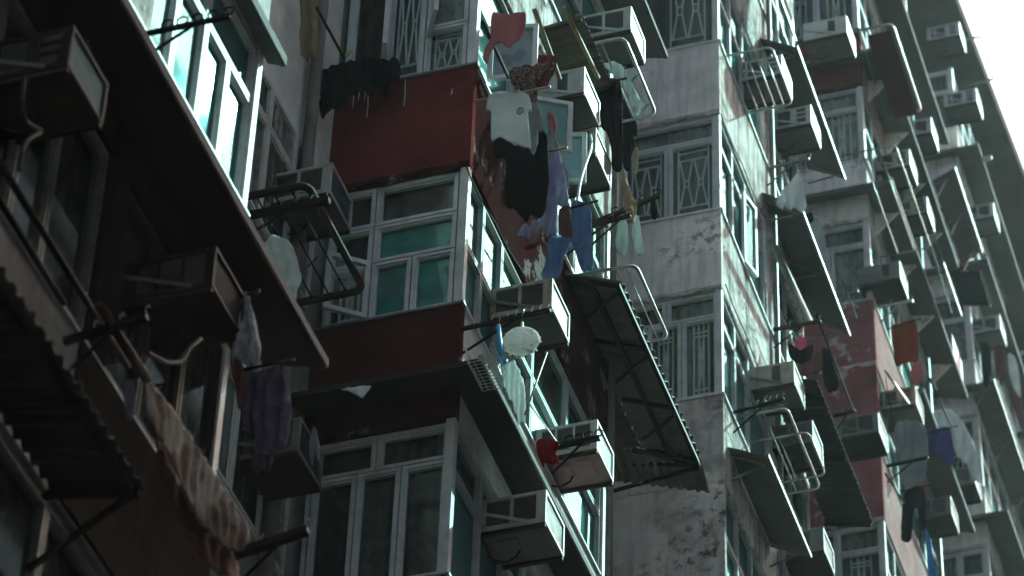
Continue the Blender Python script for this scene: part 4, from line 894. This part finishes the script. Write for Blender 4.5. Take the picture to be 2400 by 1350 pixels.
G('white_shirt', [(2190,966),(2230,962),(2262,1000),(2286,1050),(2296,1130),(2280,1122),(2264,1088),(2240,1062),(2226,1002),(2196,1000)], 'cloth_white', 'white shirts blowing at the lower right', 'shirt', f=0.93, fold=0.04)
G('navy_shorts', [(2180,1012),(2200,1004),(2226,1003),(2234,1044),(2236,1086),(2214,1086),(2206,1062),(2182,1064)], 'cloth_navy', 'navy blue shorts in front of the white shirts', 'shorts', f=0.92)
G('pale_cloth', [(2095,1000),(2140,985),(2172,1010),(2172,1120),(2140,1150),(2110,1120)], 'cloth_grey', 'pale grey cloth beside the navy shorts', f=0.94, fold=0.04)
G('black_trousers', [(2118,1164),(2138,1142),(2160,1140),(2168,1160),(2172,1230),(2158,1234),(2150,1192),(2142,1200),(2136,1264),(2112,1264)], 'cloth_black', 'black trousers at the lower right beside blue cloth', 'trousers', f=0.93)
G('blue_cloth', [(2168,1236),(2180,1262),(2186,1300),(2194,1352),(2178,1352),(2172,1300)], 'cloth_blue', 'bright blue cloth in the lower right corner', f=0.93)
G('dark_clothes', [(2296,800),(2320,812),(2324,860),(2318,905),(2304,898),(2300,850)], 'cloth_black', 'dark trousers, first of the far right laundry', f=0.94)
G('dark_clothes', [(2330,812),(2352,818),(2356,870),(2348,908),(2334,900)], 'cloth_brown', 'brown garment, second of the far right laundry', f=0.94)
G('pale_clothes', [(2362,830),(2378,836),(2388,880),(2392,930),(2376,910),(2366,880)], 'cloth_white', 'white garment at the far right laundry', f=0.94)
G('red_clothes', [(2376,920),(2392,930),(2398,985),(2386,980)], 'cloth_maroon', 'dark red garment at the right edge', f=0.94)

def line_x(a, c, yv, label, m='bamboo', r=0.011):
    tag(MB().tube([Y(*a, yv), Y(*c, yv)], r, 8).build('drying_pole', m, smooth=True), label, 'pole')
line_x((1112,238),(1290,203), yw(1196,275,0.905)+0.02, 'pole through the shoulders of the white T-shirt')
line_x((1270,358),(1330,346), yw(1280,480,0.93)+0.02, 'short pole holding the lavender dress')
line_x((1322,492),(1402,470), yw(1335,560,0.935)+0.03, 'pole under the waist of the blue jeans', 'rust_metal')
line_x((1388,200),(1470,183), yw(1435,300,0.935)+0.02, 'pole holding the black trousers beside the blazing air conditioner', 'rust_metal')
line_x((536,700),(610,684), yw(575,780,0.93)+0.02, 'dark bar above the mottled grey towel', 'black_metal')
line_x((545,872),(690,842), yw(615,960,0.95)+0.02, 'dark bar holding the dim mauve clothes', 'black_metal')
line_x((2078,772),(2160,746), yw(2118,800,0.93)+0.02, 'thin bar holding the orange towel', 'rust_metal')
line_x((2170,1018),(2245,998), yw(2208,1045,0.92)+0.02, 'thin bar holding the navy shorts', 'rust_metal')
line_x((2108,1152),(2180,1136), yw(2142,1195,0.93)+0.02, 'thin bar holding the lower right black trousers', 'rust_metal')
# ------------------------------------------------------------------ small things
# shower-cap shaped mop head on a hook
c0 = Y(1222,800,19.45); t = thing('mop_head', c0, 'round white frilled mop hanging from the hook bar', 'mop'); b = MB(); n1, n2 = 40, 9
for i in range(n2+1):
    th = math.pi*i/n2
    for j in range(n1):
        ph = 2*math.pi*j/n1; rr = 0.15*math.sin(th)*(1+0.05*math.sin(9*ph)*(i/n2)+0.035*random.uniform(-1,1)); b.v.append(c0+Vector((rr*math.cos(ph), rr*0.8*math.sin(ph), 0.115*math.cos(th))))
for i in range(n2):
    for j in range(n1): b.f.append((i*n1+j, i*n1+(j+1)%n1, (i+1)*n1+(j+1)%n1, (i+1)*n1+j))
b.build('head', 'cloth_bright', t, smooth=True)
b = MB()
for j in range(90):
    ph = random.uniform(0, 6.28); el = random.uniform(-1.2, 0.5); d_ = Vector((math.cos(ph)*math.cos(el), 0.8*math.sin(ph)*math.cos(el), 0.77*math.sin(el)))
    b.tube([c0+d_*0.14, c0+d_*0.165+Vector((0,0,-0.008))], [0.006,0.003], 4)
tag(b.build('fringe', 'cloth_bright', t), kind='stuff')
MB().tube([c0+Vector((0,0,0.10)), c0+Vector((0,0,0.20))], 0.012, 8).build('clip', 'lime_plastic', t, smooth=True)
MB().tube([c0+Vector((0,0,0.19)), c0+Vector((0.0,0,0.30)), c0+Vector((0.012,0,0.335))], 0.005, 6).build('hook', 'tube_metal', t, smooth=True)
# blue brush
a, c = Y(1168,762,19.5), Y(1175,838,19.5); t = thing('long_brush', c, 'blue long-handled brush hanging from the hook bar', 'brush')
MB().tube([a, c], 0.018, 8).build('handle', 'blue_plastic', t, smooth=True)
MB().tube([c+Vector((-0.03,0,0.0)), c+Vector((0,0,-0.03)), c+Vector((0.045,0,-0.055))], [0.018,0.03,0.022], 8).build('head', 'blue_plastic', t, smooth=True)
MB().tube([a, a+Vector((0.0,0,0.06))], 0.010, 8).build('tip', 'cloth_maroon', t, smooth=True)
# wire basket
o0 = X(1088,852,-7.15); t = thing('wire_basket', o0, 'white wire basket at the corner of the sunlit parapet', 'basket'); b = MB()
W_, D_, H_ = 0.22, 0.36, 0.17
for i in range(10):
    yy = D_*i/9
    b.tube([o0+Vector((0,yy,H_)), o0+Vector((0.03,yy,0)), o0+Vector((W_-0.03,yy,0)), o0+Vector((W_,yy,H_))], 0.0035, 5)
for k_, (xx, zz) in enumerate(((0,H_),(0.01,H_*0.66),(0.02,H_*0.33),(0.03,0),(0.08,0),(0.14,0),(W_-0.03,0),(W_-0.02,H_*0.33),(W_-0.01,H_*0.66),(W_,H_))):
    b.tube([o0+Vector((xx,0,zz)), o0+Vector((xx,D_,zz))], 0.0035 if k_ not in (0,9) else 0.005, 5)
tag(b.build('wire', 'white_plastic', t), kind='stuff')
# pegs
for (px, py), lab, m in (((1486,184),'green peg on the upper part of the tube rack','green_plastic'), ((1513,251),'green peg at the far end of the tube rack','green_plastic'), ((817,126),'yellow-green peg above the black coat','lime_plastic')):
    p = X(px, py, -6.72) if px > 1000 else Y(px, py, 19.2); t = thing('clothes_peg', p, lab, 'peg')
    MB().bar(p+Vector((-0.03,0,-0.02)), p+Vector((0.035,0,0.03)), 0.012, 0.014).build('jaw', m, t); MB().bar(p+Vector((-0.02,0,-0.035)), p+Vector((0.02,0,0.04)), 0.012, 0.014).build('jaw', m, t)
# hangers
for (px, py, yv), lab in (((1900,500,0.945),'wire hanger above the grey shirt'), ((1795,940,0.93),'wire hanger on the hook bar of the third bay'), ((1875,785,0.94),'wire hanger above the bright pink garment')):
    p = Y(px, py, yw(px, py, yv)); t = MB(); t.tube([p+Vector((-0.2,0,-0.10)), p, p+Vector((0.2,0,-0.10)), p+Vector((-0.2,0,-0.10))], 0.004, 5); t.tube([p, p+Vector((0,0,0.05)), p+Vector((0.02,0,0.07))], 0.004, 5)
    tag(t.build('clothes_hanger', 'tube_metal'), lab, 'hanger')
# open casement leaves beside the laundry
open_sash((XO+0.01, 19.95, 21.08), R_(12), 0.44, 0.66, curtain_m='curtain_pale'); open_sash((XO+0.01, 20.75, 21.05), R_(30), 0.52, 0.62, curtain_m='film_teal')
open_sash((XO+0.01, 21.35, 21.10), R_(15), 0.46, 0.62, curtain_m='film_teal')
# cables slung along the walls
def cable(pts, x, lab, r=0.007):
    P = [X(px, py, x) for px, py in pts]; Q = []
    for a, c in zip(P, P[1:]):
        for k in range(6): t = k/6; Q.append(a.lerp(c, t)+Vector((0,0,-0.10*4*t*(1-t)*(c-a).length/2)))
    Q.append(P[-1]); tag(MB().tube(Q, r, 6).build('cable', 'black_metal', smooth=True), lab, 'cable')
cable([(1700,665),(1745,775),(1795,900)], -7.38, 'black cable sagging along the third bay below the sunlit window')
cable([(1690,268),(1740,385),(1795,515)], -7.38, 'black cable along the sunlit wall under the barred rack')
cable([(1093,392),(1160,520),(1235,650)], -7.37, 'black cable along the corner of the red bay beside the skirt')
cable([(1230,1150),(1300,1240),(1380,1345)], -7.37, 'black cable below the lowest air conditioner')
cable([(640,720),(690,640),(745,600)], -8.3, 'thin cable crossing the left recess behind the plastic bag')
cable([(2075,880),(2095,1000),(2110,1120)], -7.28, 'cable hanging beside the peeling pink wall')
for yy, nm in ((yc+2.36, 0), (yd+3.9, 1), (yb+3.98, 2)):
    MB().tube([(XO+0.05,yy,5),(XO+0.05,yy,ROOF-0.5)], 0.035, 8).build('drain_pipe', 'grey_metal', bld, smooth=True)
# far right coloured board
p = X(2236,838,-7.28); MB().box(-7.3,-7.285,p.y,p.y+0.75,p.z,p.z+0.5).build('board', 'purple_board', bld)

# ------------------------------------------------------------------ hazy air
def haze(density):
    o = MB().box(-40, 40, -40, 110, -2.7, 51.5).build('haze', 'interior'); tag(o, kind='stuff')
    m = bpy.data.materials.new('haze'); m.use_nodes = True; t = m.node_tree; t.nodes.clear(); out = t.nodes.new('ShaderNodeOutputMaterial')
    v = t.nodes.new('ShaderNodeVolumePrincipled'); v.inputs['Color'].default_value = (0.74,0.90,0.90,1); v.inputs['Density'].default_value = density; v.inputs['Anisotropy'].default_value = 0.3
    t.links.new(v.outputs[0], out.inputs['Volume']); o.data.materials.clear(); o.data.materials.append(m)
HAZE = 0.0004
if HAZE: haze(HAZE)
